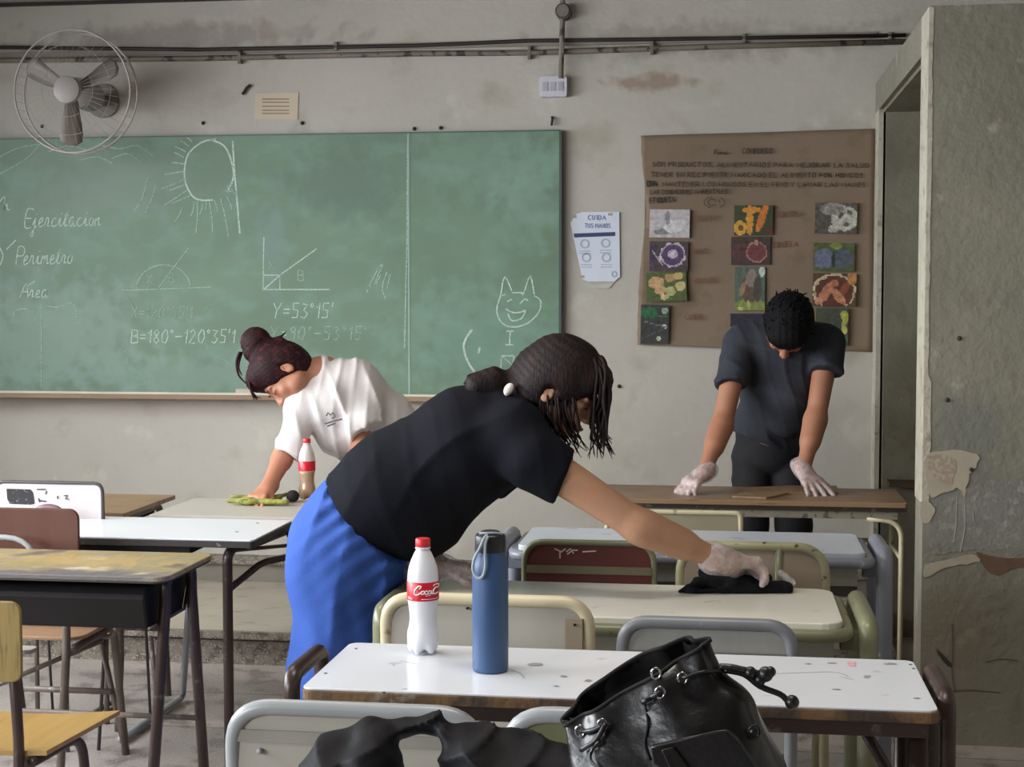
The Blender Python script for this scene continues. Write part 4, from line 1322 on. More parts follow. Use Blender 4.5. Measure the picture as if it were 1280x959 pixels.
# yellow plywood chair
t = thing('school_chair', 'yellow plywood chair with dark steel legs in the lower left corner', 'chair', (-1.75, 3.2, 0))
bm = nb()
q = rrect(-1.95, -1.543, .618, .80, .025)
prism(bm, [V((a_, 3.15, b_)) for a_, b_ in q], (0, .011, 0))
obj('backrest', bm, ply_back, t, bevel=.003)
bm = nb()
# saddle-shaped seat
nx, ny = 14, 12
for off in (0, -.011):
    g = []
    for i in range(nx + 1):
        u = i / nx
        g.append([])
        for j in range(ny + 1):
            v = j / ny
            yb = 3.20 + .31 * v
            wdd = .19 + .045 * v
            x = -1.70 + (u * 2 - 1) * wdd
            z = .452 - .016 * math.cos((u - .5) * math.pi) * (0.4 + v * .6) + (.01 * v) + off
            g[-1].append(bm.verts.new((x, yb, z)))
    for i in range(nx):
        for j in range(ny):
            bm.faces.new((g[i][j], g[i + 1][j], g[i + 1][j + 1], g[i][j + 1]))
    if off == 0:
        g0 = g
for e in range(nx):
    bm.faces.new((g0[e][0], g0[e + 1][0], g[e + 1][0], g[e][0]))
    bm.faces.new((g0[e][ny], g0[e + 1][ny], g[e + 1][ny], g[e][ny]))
for e in range(ny):
    bm.faces.new((g0[0][e], g0[0][e + 1], g[0][e + 1], g[0][e]))
    bm.faces.new((g0[nx][e], g0[nx][e + 1], g[nx][e + 1], g[nx][e]))
obj('seat', bm, ply, t, smooth=True, angle=40)
for X in (-1.575, -1.84):
    obj('back_leg', tube(nb(), fillet([(X, 3.165, .78), (X, 3.20, .44), (X + .03, 3.08, 0)], .06), .0125, 10), st_dk, t, smooth=True)
    obj('front_leg', tube(nb(), fillet([(X + .03, 3.2, .425), (X + .05, 3.42, .425), (X + .075, 3.44, 0)], .06), .0125, 10), st_dk, t, smooth=True)

# ================================================================== BOTTLES
milk = mat('milky white plastic', (224, 224, 226), .28, var=.02, vscale=10, coat=.3)
capred = mat('red cap plastic', (206, 44, 48), .4, var=.04)
labred = mat('red label', (200, 26, 44), .35, var=.04)
whi = mat('white print', (240, 236, 236), .4, var=0)


def cola(label, P, H, body_m, lower_m=None, logo=True, gname=None):
    t = thing('soda_bottle', label, 'bottle', P)
    k = H / .232
    R = .0325 * k

    def lobes(th, r, z):
        zz = z / k
        if zz < .03:
            f = 1 - .20 * (1 - zz / .03) * (0.5 + 0.5 * math.cos(5 * th))
            return f, (.010 * k * (1 - zz / .03) * (0.5 + 0.5 * math.cos(5 * th)))
        return 1, 0
    prof = [(.020, 0), (.028, .002), (.0315, .010), (.0325, .022), (.0325, .036), (.0315, .046), (.0285, .058), (.0272, .07), (.0278, .085), (.0298, .10), (.0312, .108)]
    prof2 = [(.0312, .108), (.0318, .112), (.0318, .146), (.0315, .150), (.0308, .162), (.0285, .176), (.0238, .190), (.0185, .202), (.0135, .211), (.0128, .216)]
    sc = lambda pr: [(r * k, z * k) for r, z in pr]
    if lower_m:
        obj('bottle_base', lathe(nb(), P, sc(prof), 50, lobes), lower_m, t, smooth=True)
        obj('bottle_body', lathe(nb(), P, sc(prof2), 50), body_m, t, smooth=True)
    else:
        obj('bottle_body', lathe(nb(), P, sc(prof + prof2[1:]), 60, lobes), body_m, t, smooth=True)
    obj('neck_ring', lathe(nb(), P, sc([(.0132, .212), (.0155, .213), (.0155, .2155), (.0132, .2165)]), 30), body_m, t, smooth=True)
    obj('cap', lathe(nb(), P, sc([(.0145, .2175), (.0148, .219), (.0148, .2315), (.0135, .2335), (.001, .234)]), 36, lambda th, r, z: (1 + .012 * math.cos(36 * th), 0)), capred, t, smooth=True, angle=40)
    obj('label_wrap', lathe(nb(), P, sc([(.0322, .1105), (.0326, .1108), (.0326, .1475), (.0322, .148)]), 50), labred, t, smooth=True, angle=40)
    if logo:
        base = math.atan2(-P[1], -P[0])
        bm = nb()
        RR = .0329 * k

        def cyl(u, v):
            # u,v in label units: label seen 195 wide, 140 tall
            s = (u - 97) / 97.0
            a = base + math.asin(max(-1, min(1, s)))
            z = (.1478 - v / 140 * .0368) * k
            return V((P[0] + RR * math.cos(a), P[1] + RR * math.sin(a), P[2] + z))
        lg = [([(76, 44), (88, 28), (74, 22), (56, 44), (46, 70), (52, 90), (68, 88), (84, 74), (92, 60)], 5.2),
              ([(96, 62), (88, 70), (88, 84), (98, 84), (106, 70), (100, 60), (92, 66)], 4.2),
              ([(124, 62), (116, 60), (108, 72), (110, 85), (120, 84), (128, 76)], 4.2),
              ([(146, 62), (136, 60), (128, 74), (132, 85), (142, 80), (148, 64), (146, 82), (154, 84)], 4.0),
              ([(180, 16), (190, 22), (184, 40), (170, 40), (158, 60), (158, 82), (170, 88), (184, 78)], 4.6),
              ([(158, 26), (168, 16), (180, 16)], 3.4), ([(112, 98), (128, 96), (142, 94)], 2.6)]
        for ln, wd in lg:
            q = [cyl(*p_) for p_ in smooth_line(ln, 4)]
            n = V((math.cos(base), math.sin(base), 0))
            tube(bm, [p_ for p_ in q], wd * .00022 * 1.9, 6, flat=.6)
        for (u0, u1, v) in ((88, 188, 124), (10, 26, 112), (8, 36, 120), (8, 34, 127)):
            tube(bm, [cyl(u0 + (u1 - u0) * i / 8, v + (i % 2)) for i in range(9)], .0005, 4)
        obj('script_logo', bm, whi, t, smooth=True)
    return t


pb = atz(529, 816, .7505)
cola('milky white cola bottle with red cap and red script label on near desk', pb, .2335, milk)
pb2 = atz(384, 624, .7505)
cola('clear cola bottle with red cap and brownish rest on the girl\'s grey desk', pb2, .218, mat('clear frosted plastic', (214, 208, 206), .2, var=.03, coat=.3),
     mat('brownish liquid in plastic', (170, 142, 116), .2, var=.1, vscale=20, coat=.3), logo=False)
p = atz(366, 628, .7505)
bm = nb()
bmesh.ops.create_uvsphere(bm, u_segments=16, v_segments=12, radius=.025, matrix=Matrix.Translation((p.x, p.y, p.z + .022)) @ Matrix.Diagonal((.95, .9, .86, 1)))
tag(obj('cloth_ball', bm, mat('black crumpled cloth', (30, 24, 28), .9, bump=.5), smooth=True), 'small black crumpled cloth ball beside the clear cola bottle', 'cloth')

# flask
pf = atz(613, 838, .7505)
t = thing('thermos_flask', 'matte blue metal flask with black lid and grey cord loop on near desk', 'flask', pf)
blu = mat('matte blue coating', (54, 82, 122), .42, var=.03, vscale=20, bump=.03, bscale=400)
obj('flask_body', lathe(nb(), pf, [(.032, 0), (.0345, .003), (.035, .008), (.035, .19), (.0345, .2), (.0325, .211), (.0302, .220), (.0298, .233)], 48), blu, t, smooth=True, angle=50)
blid = mat('black lid plastic', (28, 30, 34), .4, var=.1)
obj('lid', lathe(nb(), pf, [(.0298, .2332), (.0302, .234), (.0298, .262), (.0275, .2665), (.022, .268)], 48), blid, t, smooth=True, angle=50)
obj('lid_knob', lathe(nb(), pf, [(.018, .268), (.0185, .2715), (.015, .273)], 32), blid, t, smooth=True, angle=50)
cord = mat('grey cord', (150, 160, 170), .7, var=.05, bump=.2, bscale=300)
fr_ = V((-pf.x, -pf.y, 0)).normalized()
sd = V((fr_.y, -fr_.x, 0))
if sd.x > 0:
    sd = -sd


def fp(a, b, z):
    return pf + sd * a + fr_ * b + V((0, 0, z))


loop = [fp(.006, .022, .268), fp(.012, .031, .262), fp(.020, .036, .245), fp(.030, .030, .225), fp(.0335, .030, .205), fp(.029, .032, .192), fp(.022, .036, .187), fp(.014, .039, .192), fp(.0095, .039, .21),
        fp(.010, .036, .235), fp(.009, .034, .255), fp(.004, .028, .266)]
obj('cord_loop', tube(nb(), smooth_line(loop, 4), .0028, 8), cord, t, smooth=True)
obj('cord_loop', tube(nb(), smooth_line([fp(.02, .015, .27), fp(.008, .02, .271), fp(-.01, .018, .271), fp(-.024, .012, .268)], 4), .0025, 8), cord, t, smooth=True)

# ================================================================== CLOTHS
def folds(amp, freq, dirv, seed=0, tw=.5):
    d = V(dirv).normalized()

    def fn(X, Y, Z):
        s = X * d.x + Y * d.y + Z * d.z
        wv = (2.6 * np.sin(X * 7.3 + Z * 4.1 + seed) + 2.2 * np.sin(Z * 9.7 - Y * 5 + 2 * seed) + 1.4 * np.sin(Y * 13 + X * 11 + seed * 3)) * tw
        msk = np.clip(.5 + .6 * np.sin(X * 12.1 - Z * 8.3 + seed * 1.7) * np.sin(Z * 10.7 + Y * 6 + seed), .05, 1)
        r = 1 - np.abs(np.sin((s * freq + wv) * .5))
        return -amp * msk * (r * r * 1.6 - .4)
    return fn


rag_m = mat('black rag', (12, 12, 16), .95, var=.15, bump=.4, bscale=80, spec=.2)
s = Soft(.004)
zt = .72
for (x0, y0, x1, y1, a, b) in ((850, 742, 900, 730, .006, .022), (872, 735, 935, 735, .014, .022), (920, 738, 985, 738, .018, .012), (880, 722, 915, 726, .016, .020), (862, 742, 985, 741, .006, .008), (870, 730, 960, 728, .01, .012)):
    A, B = atz(x0, y0, zt), atz(x1, y1, zt)
    s.cap((A.x, A.y, zt + a * .8), (B.x, B.y, zt + b * .8), a, b, .02, sq=((0, 1, 0), 2.2))
s.field(folds(.0025, 90, (1, .3, .5)))
s.cut((0, 0, zt + .001), (0, 0, -1))
rag = s.build('cleaning_rag', rag_m)
tag(rag, 'black rag crumpled under the gloved hand on the cream desk', 'rag')

grn = mat('green yellow scouring cloth', (150, 152, 72), .9, var=.15, vscale=20, bump=.5, bscale=70, col2=(104, 112, 56), thr=(.52, .6))
s = Soft(.005)
for (x0, y0, x1, y1, a, b) in ((286, 628, 315, 628, .007, .011), (305, 628, 358, 629, .011, .009), (345, 624, 361, 618, .009, .005), (290, 622, 350, 623, .006, .007)):
    A, B = atz(x0, y0, .76), atz(x1, y1, .76)
    s.cap(A + V((0, 0, .004)), B + V((0, 0, .004)), a, b, .015, sq=((0, 1, 0), 2))
s.field(folds(.002, 80, (1, .3, .2), 2))
s.cut((0, 0, .7505), (0, 0, -1))
tag(s.build('scouring_cloth', grn), 'yellow green scouring cloth under the girl\'s fist on the grey desk', 'cloth')

# ================================================================== JACKET (nearest, lower middle)
jk = mat('black softshell fabric', (11, 11, 16), .65, var=.12, vscale=9, bump=.1, bscale=150, spec=.2)
s = Soft(.005)


def ja(x, y, Y):
    return at(x, y, Y)


def pth(pl, k=.03, **kw):
    P = [at(x, y, Y) for x, y, Y, r in pl]
    R = [r for *_, r in pl]
    s.chain(P, R, k, **kw)


flat = dict(sq=((0, 1, 0), 1.7))
pth([(392, 968, 2.14, .02), (420, 936, 2.15, .022), (462, 916, 2.16, .021), (505, 910, 2.17, .0135), (545, 908, 2.17, .011)], .012, **flat)
pth([(465, 935, 2.12, .026), (465, 962, 2.10, .036), (460, 1010, 2.10, .045)], .02, **flat)
pth([(415, 965, 2.12, .040), (430, 1010, 2.12, .055)], .03, **flat)
pth([(478, 922, 2.13, .016), (486, 950, 2.12, .014), (484, 985, 2.12, .022)], .012, **flat)
pth([(545, 908, 2.17, .011), (585, 925, 2.16, .019), (640, 935, 2.15, .026), (700, 946, 2.12, .022)], .02, **flat)
pth([(553, 915, 2.14, .010), (574, 945, 2.13, .020), (620, 985, 2.12, .040)], .012, **flat)
pth([(556, 966, 2.12, .010), (600, 955, 2.1, .022), (660, 968, 2.10, .03), (720, 968, 2.08, .03)], .025, **flat)
pth([(600, 1000, 2.1, .03), (640, 1000, 2.1, .04), (700, 1000, 2.1, .04)], .03, **flat)
pth([(640, 922, 2.16, .008), (690, 936, 2.16, .010)], .015, **flat)
s.field(folds(.009, 60, (.8, .1, 1), 1, .8))
s.field(folds(.007, 130, (.5, .1, -.9), 4, .8))
s.cut((0, 0, .7205), (0, 0, -1))
jo = s.build('black_jacket', jk)
tag(jo, 'black jacket heaped left of the drawstring bag at the bottom edge', 'jacket')

# ================================================================== BACKPACK
lea = mat('black shiny leather', (17, 16, 17), .33, var=.2, vscale=12, bump=.3, bscale=26, coat=.1, spec=.5, extra=[((26, 24, 25), 9.0, .6, .7)])
leam = mat('dark brownish leather top', (50, 45, 41), .32, var=.15, vscale=10, bump=.2, bscale=40, coat=.25)
lin_ = mat('bag lining', (20, 18, 18), .9)
BYc = 2.06
bg = thing('drawstring_backpack', 'black leather drawstring backpack with eyelets and cord toggles, front centre', 'backpack', (at(850, 1000, BYc).x, BYc, .7205))
# body surface: rings from base to tilted rim
rimL, rimR = at(706, 906, BYc), at(884, 803, BYc)
base = at(850, 990, BYc)
zb = .7205
NT, NS = 30, 72
rows = []
for i in range(NT + 1):
    tt = i / NT
    row = []
    # left and right silhouette, interpolated by hand-picked stations
    ls = smooth_line([(722, 1030), (714, 985), (712, 950), (706, 906)], NT)[::3]
    rs_ = smooth_line([(1000, 1030), (984, 960), (962, 905), (938, 862), (903, 838), (884, 803)], NT)
    L_ = ls[min(len(ls) - 1, round(tt * (len(ls) - 1)))]
    R_ = rs_[min(len(rs_) - 1, round(tt * (len(rs_) - 1)))]
    A, B = at(L_[0], L_[1], BYc), at(R_[0], R_[1], BYc)
    if i == 0:
        A.z = zb
        B.z = zb
    c = (A + B) / 2
    hx = (B - A) / 2
    dep = .115 * (1 - .86 * tt ** 1.6)
    for k in range(NS):
        th = 2 * math.pi * k / NS
        ct, st = math.cos(th), math.sin(th)
        # superellipse
        e = .8
        cx = math.copysign(abs(ct) ** e, ct)
        sy = math.copysign(abs(st) ** e, st)
        p = c + hx * cx + V((0, dep * sy, 0))
        # gathers near the rim and slump dents
        g = .006 * tt ** 2 * math.sin(th * 9 + 1)
        nn = noise.noise(V((p.x * 9, p.y * 9, p.z * 9 + 3)))
        n2 = noise.noise(V((p.x * 22, p.y * 20, p.z * 22)))
        out = (hx.normalized() * ct + V((0, st, 0)))
        p = p + out * (g + .013 * nn * (1 - abs(tt - .5)) + .005 * n2)
        if sy > 0:
            p.z += .010 * tt ** 3 * sy     # far lip stands higher and arches
            p = p + V((-.012 * tt ** 3 * sy, 0, .014 * tt ** 3 * sy * abs(st)))
        row.append(p)
    rows.append(row)
bm = nb()
vr = [[bm.verts.new(p) for p in r] for r in rows]
for A, B in zip(vr, vr[1:]):
    for k in range(NS):
        bm.faces.new((A[k], A[(k + 1) % NS], B[(k + 1) % NS], B[k]))
bm.faces.new(vr[0][::-1])
o = obj('bag_body', bm, lea, bg, smooth=True)
so = o.modifiers.new('thick', 'SOLIDIFY')
so.thickness = .003
so.offset = -1
o.modifiers.new('sub', 'SUBSURF').render_levels = 1


def surf(px, py, lift=.004):
    """nearest bag surface point under a pixel (front half)"""
    best = None
    d = ray(px, py).normalized()
    o0 = V((0, 0, CAMZ))
    for r in rows:
        for p in r:
            if p.y > BYc + .01:
                continue
            v = p - o0
            dist = (v - d * v.dot(d)).length
            if best is None or dist < best[0]:
                best = (dist, p)
    q = o0 + d * ((best[1].y - lift) / d.y)
    return q


# rim piping
obj('rim_piping', tube(nb(), rows[-1], .0030, 8, closed=True), lin_, bg, smooth=True)
bm = nb()
inner = [[bm.verts.new(p * .0 + (rows[-1 - q][k] * .9 + sum(rows[-1 - q], V()) / NS * .1)) for k in range(NS)] for q in (0, 3, 6)]
for A, B in zip(inner, inner[1:]):
    for k in range(NS):
        bm.faces.new((A[k], A[(k + 1) % NS], B[(k + 1) % NS], B[k]))
bm.faces.new(inner[-1])
obj('lining', bm, lin_, bg, smooth=True)
# brown-black matte collar on the right: stitched panel seam
obj('panel_seam', tube(nb(), [surf(x, y, .003) for x, y in smooth_line([(806, 880), (810, 905), (806, 930), (812, 950)])], .0018, 6), lin_, bg, smooth=True)
nick = mat('nickel eyelet', (196, 196, 200), .22, metal=1.0, var=0)
eyes = [(725, 914), (753, 906), (825, 866), (853, 848), (820, 842)]
bag_body = o
for x, y in eyes:
    c = surf(x, y, .004)
    n = 16
    obj('eyelet', tube(nb(), [(c.x + .0062 * math.cos(2 * math.pi * i / n), c.y - .001, c.z + .0078 * math.sin(2 * math.pi * i / n)) for i in range(n)], .0016, 6, closed=True), nick, bag_body, smooth=True)
crd = mat('black waxed cord', (22, 21, 22), .45, coat=.2)
for ln in ([(725, 914), (738, 914), (753, 907)], [(802, 879), (812, 873), (825, 866)], [(853, 848), (880, 840), (912, 839), (935, 841)], [(750, 926), (741, 936), (738, 950), (752, 965)],
           [(757, 905), (745, 925), (726, 938)]):
    P = [surf(x, y, .009) for x, y in smooth_line(ln)]
    obj('cord', tube(nb(), P, .0036 if ln[0][0] < 830 and ln[0][1] < 920 else .0024, 8), crd, bg, smooth=True)
# strap of folded leather holding the cord, cord ends with ball toggles
q0 = surf(905, 838, .012)
Yq = q0.y
obj('cord', tube(nb(), [at(x, y, Yq) for x, y in smooth_line([(905, 838), (930, 843), (950, 858), (975, 868), (984, 876)])], .0042, 8), crd, bg, smooth=True)
obj('cord', tube(nb(), [at(x, y, Yq) for x, y in smooth_line([(905, 834), (930, 838), (950, 843)])], .005, 8), crd, bg, smooth=True)
obj('strap_loop', tube(nb(), [at(x, y, Yq) for x, y in smooth_line([(900, 833), (915, 834), (932, 838)])], .006, 8, flat=.7), leam, bg, smooth=True)
for x, y, r in ((990, 878, .0098), (938, 841, .0085), (957, 843, .0105), (950, 850, .008), (963, 840, .0075)):
    c = at(x, y, Yq)
    bm = nb()
    bmesh.ops.create_uvsphere(bm, u_segments=16, v_segments=12, radius=r, matrix=Matrix.Translation(c))
    obj('cord_toggle', bm, crd, bg, smooth=True)
# pocket flap and snap rivet, side straps
bm = nb()
fl_ = [(813, 934), (850, 926), (908, 914), (925, 930), (945, 955), (950, 975), (905, 982), (860, 985), (816, 955)]
ps = [surf(x, min(y, 985), .02) for x, y in fl_]
ym = min(p_.y for p_ in ps)
ps = [V((at(x, y, ym).x, ym, at(x, y, ym).z)) for x, y in fl_]
c = sum(ps, V()) / len(ps)
prism(bm, ps, (0, .012, 0))
obj('pocket_flap', bm, mat('flap leather', (14, 13, 15), .42, bump=.25, bscale=40, coat=.2), bg, bevel=.002)
obj('pocket_edge', tube(nb(), [at(x, y, ym) for x, y in smooth_line([(815, 935), (850, 927), (908, 914), (930, 936), (948, 962)])], .0016, 6), crd, bg, smooth=True)
obj('flap_strap', prism(nb(), [at(x, y, ym - .005) for x, y in ((826, 938), (842, 934), (862, 960), (850, 972), (836, 960))], (0, .004, 0)), lea, bg, bevel=.002)
c = surf(943, 915, .006)
obj('snap_rivet', tube(nb(), [c, c + V((0, -.005, 0)), c + V((0, -.007, 0))], [.0062, .0062, .004], 16), mat('gun metal rivet', (70, 72, 78), .25, metal=.9), bg, smooth=True, angle=40)
obj('snap_ring', tube(nb(), [(c.x + .0075 * math.cos(2 * math.pi * i / 16), c.y, c.z + .0085 * math.sin(2 * math.pi * i / 16)) for i in range(16)], .0013, 6, closed=True), crd, bg, smooth=True)

# ================================================================== PEOPLE
def skin_mat(name, c):
    return mat(name, c, .5, var=.05, vscale=12, bump=.05, bscale=120, extra=[((min(255, c[0] + 8), c[1] - 12, c[2] - 12), 14.0, .58, .75)])


def frame_(F, U):
    F = V(F).normalized()
    U = V(U)
    U = (U - F * U.dot(F)).normalized()
    R = F.cross(U).normalized()
    return R, F, U


def head(s, c, F, U, k=1.0):
    """adds a head to the body solid; c = centre between the ears. Returns a local->room function."""
    R, F, U = frame_(F, U)
    c = V(c)

    def L(x, y, z):
        return c + (R * x + F * y + U * z) * k
    M = (tuple(R), tuple(F), tuple(U))
    E = lambda p, r, kk=.012, **kw: s.ell(L(*p), [q * k for q in r], M_T(M), kk * k, **kw)
    E((0, -.012, .028), (.074, .094, .084), .02)
    E((0, .028, -.03), (.060, .062, .084), .03)
    E((0, .048, -.088), (.034, .034, .026), .025)
    E((0, .062, -.104), (.020, .018, .016), .015)
    for sx in (-1, 1):
        E((sx * .052, .02, -.068), (.018, .034, .022), .03)
        E((sx * .036, .066, -.035), (.02, .018, .018), .02)
        E((sx * .031, .098, -.006), (.017, .014, .011), .012, mode='sub')
        E((sx * .031, .078, -.006), (.0155, .0125, .011), .004)
        E((sx * .078, -.008, -.018), (.007, .019, .031), .006)
        E((sx * .084, -.002, -.016), (.005, .009, .018), .004, mode='sub')
        E((sx * .030, .083, .014), (.022, .009, .006), .01)
    s.cap(L(0, .084, -.002), L(0, .108, -.038), .0075 * k, .011 * k, .012)
    for sx in (-1, 1):
        E((sx * .011, .100, -.042), (.009, .01, .008), .006)
    E((0, .088, -.066), (.023, .012, .0065), .006)
    E((0, .086, -.076), (.019, .012, .0065), .006)
    E((0, .098, -.071), (.022, .006, .0012), .003, mode='sub')
    return L, (R, F, U)


def M_T(M):
    # rows are axes -> matrix R with R[i][j] = component i of axis j
    return [[M[j][i] for j in range(3)] for i in range(3)]


def face_bits(L, par, browc, lipc, k=1.0):
    bc = mat('eyebrow %s' % (browc,), browc, .9)
    for sx in (-1, 1):
        obj('eyebrow', tube(nb(), [L(sx * .014, .0925, .014), L(sx * .028, .0935, .019), L(sx * .044, .083, .015)], [.0022, .003, .0012], 6, flat=.6), bc, par, smooth=True)
        obj('eyelash', tube(nb(), [L(sx * .018, .0895, -.009), L(sx * .031, .0925, -.0125), L(sx * .044, .0845, -.009)], [.0009, .0016, .0009], 6), bc, par, smooth=True)
    obj('lips', tube(nb(), [L(-.02, .094, -.071), L(-.008, .100, -.0685), L(0, .1, -.070), L(.008, .100, -.0685), L(.02, .094, -.071)], [.002, .0042, .0044, .0042, .002], 8), lipc, par, smooth=True)


def hand(s, w, f, n, side, k=1.0, curl=(.5, .5, .5, .5), spread=.12, thumb=(.7, .4), grow=0.0, kk=.008):
    """w wrist, f towards the fingers, n towards the palm side; side = +1/-1 thumb side along f x n"""
    f = V(f).normalized()
    n = V(n)
    n = (n - f * n.dot(f)).normalized()
    x = f.cross(n).normalized() * side
    w = V(w)
    g = grow
    P = lambda a, b, c=0: w + (f * a + x * b + n * c) * k
    for b0, b1 in ((.012, .030), (.004, .010), (-.006, -.010), (-.014, -.029)):
        s.cap(P(0, b0), P(.085 - abs(b1) * .25, b1, -.002), (.015 + g) * k, (.0115 + g) * k, .014)
    s.cap(P(-.03, 0), P(.01, 0), (.024 + g) * k, (.021 + g) * k, .02, sq=(x, 1.2))
    lens = ((.042, .025, .021), (.046, .029, .023), (.042, .027, .022), (.033, .020, .019))
    offs = (.030, .010, -.010, -.028)
    for i in range(4):
        p = P(.082 - abs(offs[i]) * .22, offs[i], -.003)
        ang = 0.0
        sp = spread * (1.5 - i) / 1.5
        rad = (.0088, .009, .0086, .0078)[i]
        for j, ln in enumerate(lens[i]):
            ang += curl[i] * (0.9, 1.1, .8)[j]
            d = (f * math.cos(ang) + n * math.sin(ang))
            d = (d + x * sp).normalized()
            q = p + d * ln * k
            s.cap(p, q, (rad - .0008 * j + g) * k, (rad - .0008 * (j + 1) + g) * k, .0045 if j else kk)
            p = q
    # thumb leaves the side of the palm near its base
    p = P(.018, .02, .006)
    d = (f * math.cos(thumb[0]) + x * math.sin(thumb[0]) + n * .25).normalized()
    q = p + d * .046 * k
    s.cap(p, q, (.0145 + g) * k, (.0108 + g) * k, .012)
    d2 = (d + f * thumb[1] + n * .25).normalized()
    r = q + d2 * .032 * k
    s.cap(q, r, (.0105 + g) * k, (.0098 + g) * k, .005)
    d3 = (d2 + f * thumb[1] + n * .15).normalized()
    s.cap(r, r + d3 * .024 * k, (.0098 + g) * k, (.0082 + g) * k, .005)


def strands(name, lines, r0, m, par, seg=6):
    bm = nb()
    for ln in lines:
        P = smooth_line(ln, 5)
        n = len(P)
        tube(bm, P, [r0 * (1 - .85 * (i / (n - 1)) ** 1.5) for i in range(n)], seg)
    return tag(obj(name, bm, m, par, smooth=True), kind='stuff')


glove_m = bpy.data.materials.new('thin clear glove')
glove_m.use_nodes = True
_nt = glove_m.node_tree
_b = _nt.nodes['Principled BSDF']
_b.inputs['Base Color'].default_value = (.78, .74, .76, 1)
_b.inputs['Roughness'].default_value = .22
_b.inputs['Alpha'].default_value = .38
_n = _nt.nodes.new('ShaderNodeTexNoise')
_n.inputs['Scale'].default_value = 55
_n.inputs['Detail'].default_value = 6
_tc = _nt.nodes.new('ShaderNodeTexCoord')
_nt.links.new(_tc.outputs['Object'], _n.inputs['Vector'])
_bp = _nt.nodes.new('ShaderNodeBump')
_bp.inputs['Strength'].default_value = .5
_bp.inputs['Distance'].default_value = .008
_nt.links.new(_n.outputs['Fac'], _bp.inputs['Height'])
_nt.links.new(_bp.outputs['Normal'], _b.inputs['Normal'])
_mr = _nt.nodes.new('ShaderNodeMapRange')
_mr.inputs['From Min'].default_value = .4
_mr.inputs['From Max'].default_value = .65
_mr.inputs['To Min'].default_value = .30
_mr.inputs['To Max'].default_value = .52
_nt.links.new(_n.outputs['Fac'], _mr.inputs['Value'])
_nt.links.new(_mr.outputs[0], _b.inputs['Alpha'])

hair_dk = mat('dark brown hair', (28, 19, 19), .6, var=.2, vscale=14, stretch=(1, 1, .25), bump=.35, bscale=160, spec=.18, col2=(40, 25, 23), thr=(.5, .7))
hair_red = mat('dark burgundy hair', (38, 15, 20), .6, var=.2, vscale=14, bump=.35, bscale=160, spec=.18, col2=(74, 34, 38), thr=(.52, .7))
hair_bk = mat('black hair', (13, 12, 15), .7, var=.2, vscale=20, bump=.35, bscale=160, spec=.15)

# ---------------------------------------------------------------- woman in the middle
sk1 = skin_mat('warm tan skin', (180, 136, 108))
WYc = 3.86
hipR, hipL = at(436, 672, 3.80), at(436, 672, 3.95)
wa = at(450, 645, WYc)
ch = at(590, 556, WYc)
nb_ = at(652, 522, 3.85)
shR, shL = at(668, 572, 3.70), at(650, 566, 4.02)
elR, wrR = at(797, 657, 3.73), at(905, 702, 3.87)
person = thing('person', 'woman in black t-shirt and blue trousers bending over the cream desk with a black rag', 'person', (at(430, 900, 3.87).x, 3.87, 0))
s = Soft(.0055)
s.cap(hipR, hipR + V((-.03, -.02, -.42)), .085, .06, .03)
s.cap(hipL, hipL + V((.05, 0, -.42)), .085, .06, .03)
ankR = V((hipR.x - .05, 3.78, .09))
ankL = V((hipL.x + .10, 3.97, .09))
s.cap(hipR + V((-.03, -.02, -.42)), ankR, .055, .036, .03)
s.cap(hipL + V((.05, 0, -.42)), ankL, .055, .036, .03)
for a in (ankR, ankL):
    s.cap(a + V((-.02, 0, -.045)), a + V((.14, 0, -.06)), .035, .026, .03)
s.cap(at(440, 660, WYc), wa, .11, .10, .04, sq=((0, 1, 0), 1.25))
s.cap(wa, ch, .09, .115, .05, sq=((0, 1, 0), 1.25))
s.cap(ch, nb_, .105, .05, .05)
s.cap(shL, nb_, .05, .05, .05)
s.cap(shR, nb_, .05, .05, .05)
s.chain([shR, elR, wrR], [.050, .040, .0255], .02)
# muscle shape of the forearm
s.cap(elR.lerp(wrR, .12), elR.lerp(wrR, .5), .040, .034, .03)
elL = at(528, 668, 4.03)
wrL = at(545, 707, 3.93)
s.chain([shL, elL, wrL], [.046, .038, .026], .02)
hc = at(702, 484, 3.835)
Fw = V((math.cos(math.radians(30)), -.16, -math.sin(math.radians(30))))
Uw = V((math.sin(math.radians(30)), -.05, math.cos(math.radians(30))))
s.cap(nb_, hc - Fw * .03 - Uw * .05, .052, .050, .03)
Lw, AXW = head(s, hc, Fw, Uw, .98)
# right hand presses the rag, knuckles up, fingers folding down
HF, HN, HC = at(957, 708, 3.95) - wrR, V((0, -.35, -1)), (.62, .72, .78, .8)
hand(s, wrR, HF, HN, 1, 1.04, HC, .10, (.35, .2))
hand(s, wrL, at(585, 711, 3.95) - wrL, (0, 0, -1), -1, .98, (.10, .12, .12, .14), .14, (.5, .2))
body = s.build('body', sk1, person)
face_bits(Lw, body, (40, 26, 24), mat('lips rose', (150, 84, 78), .45))
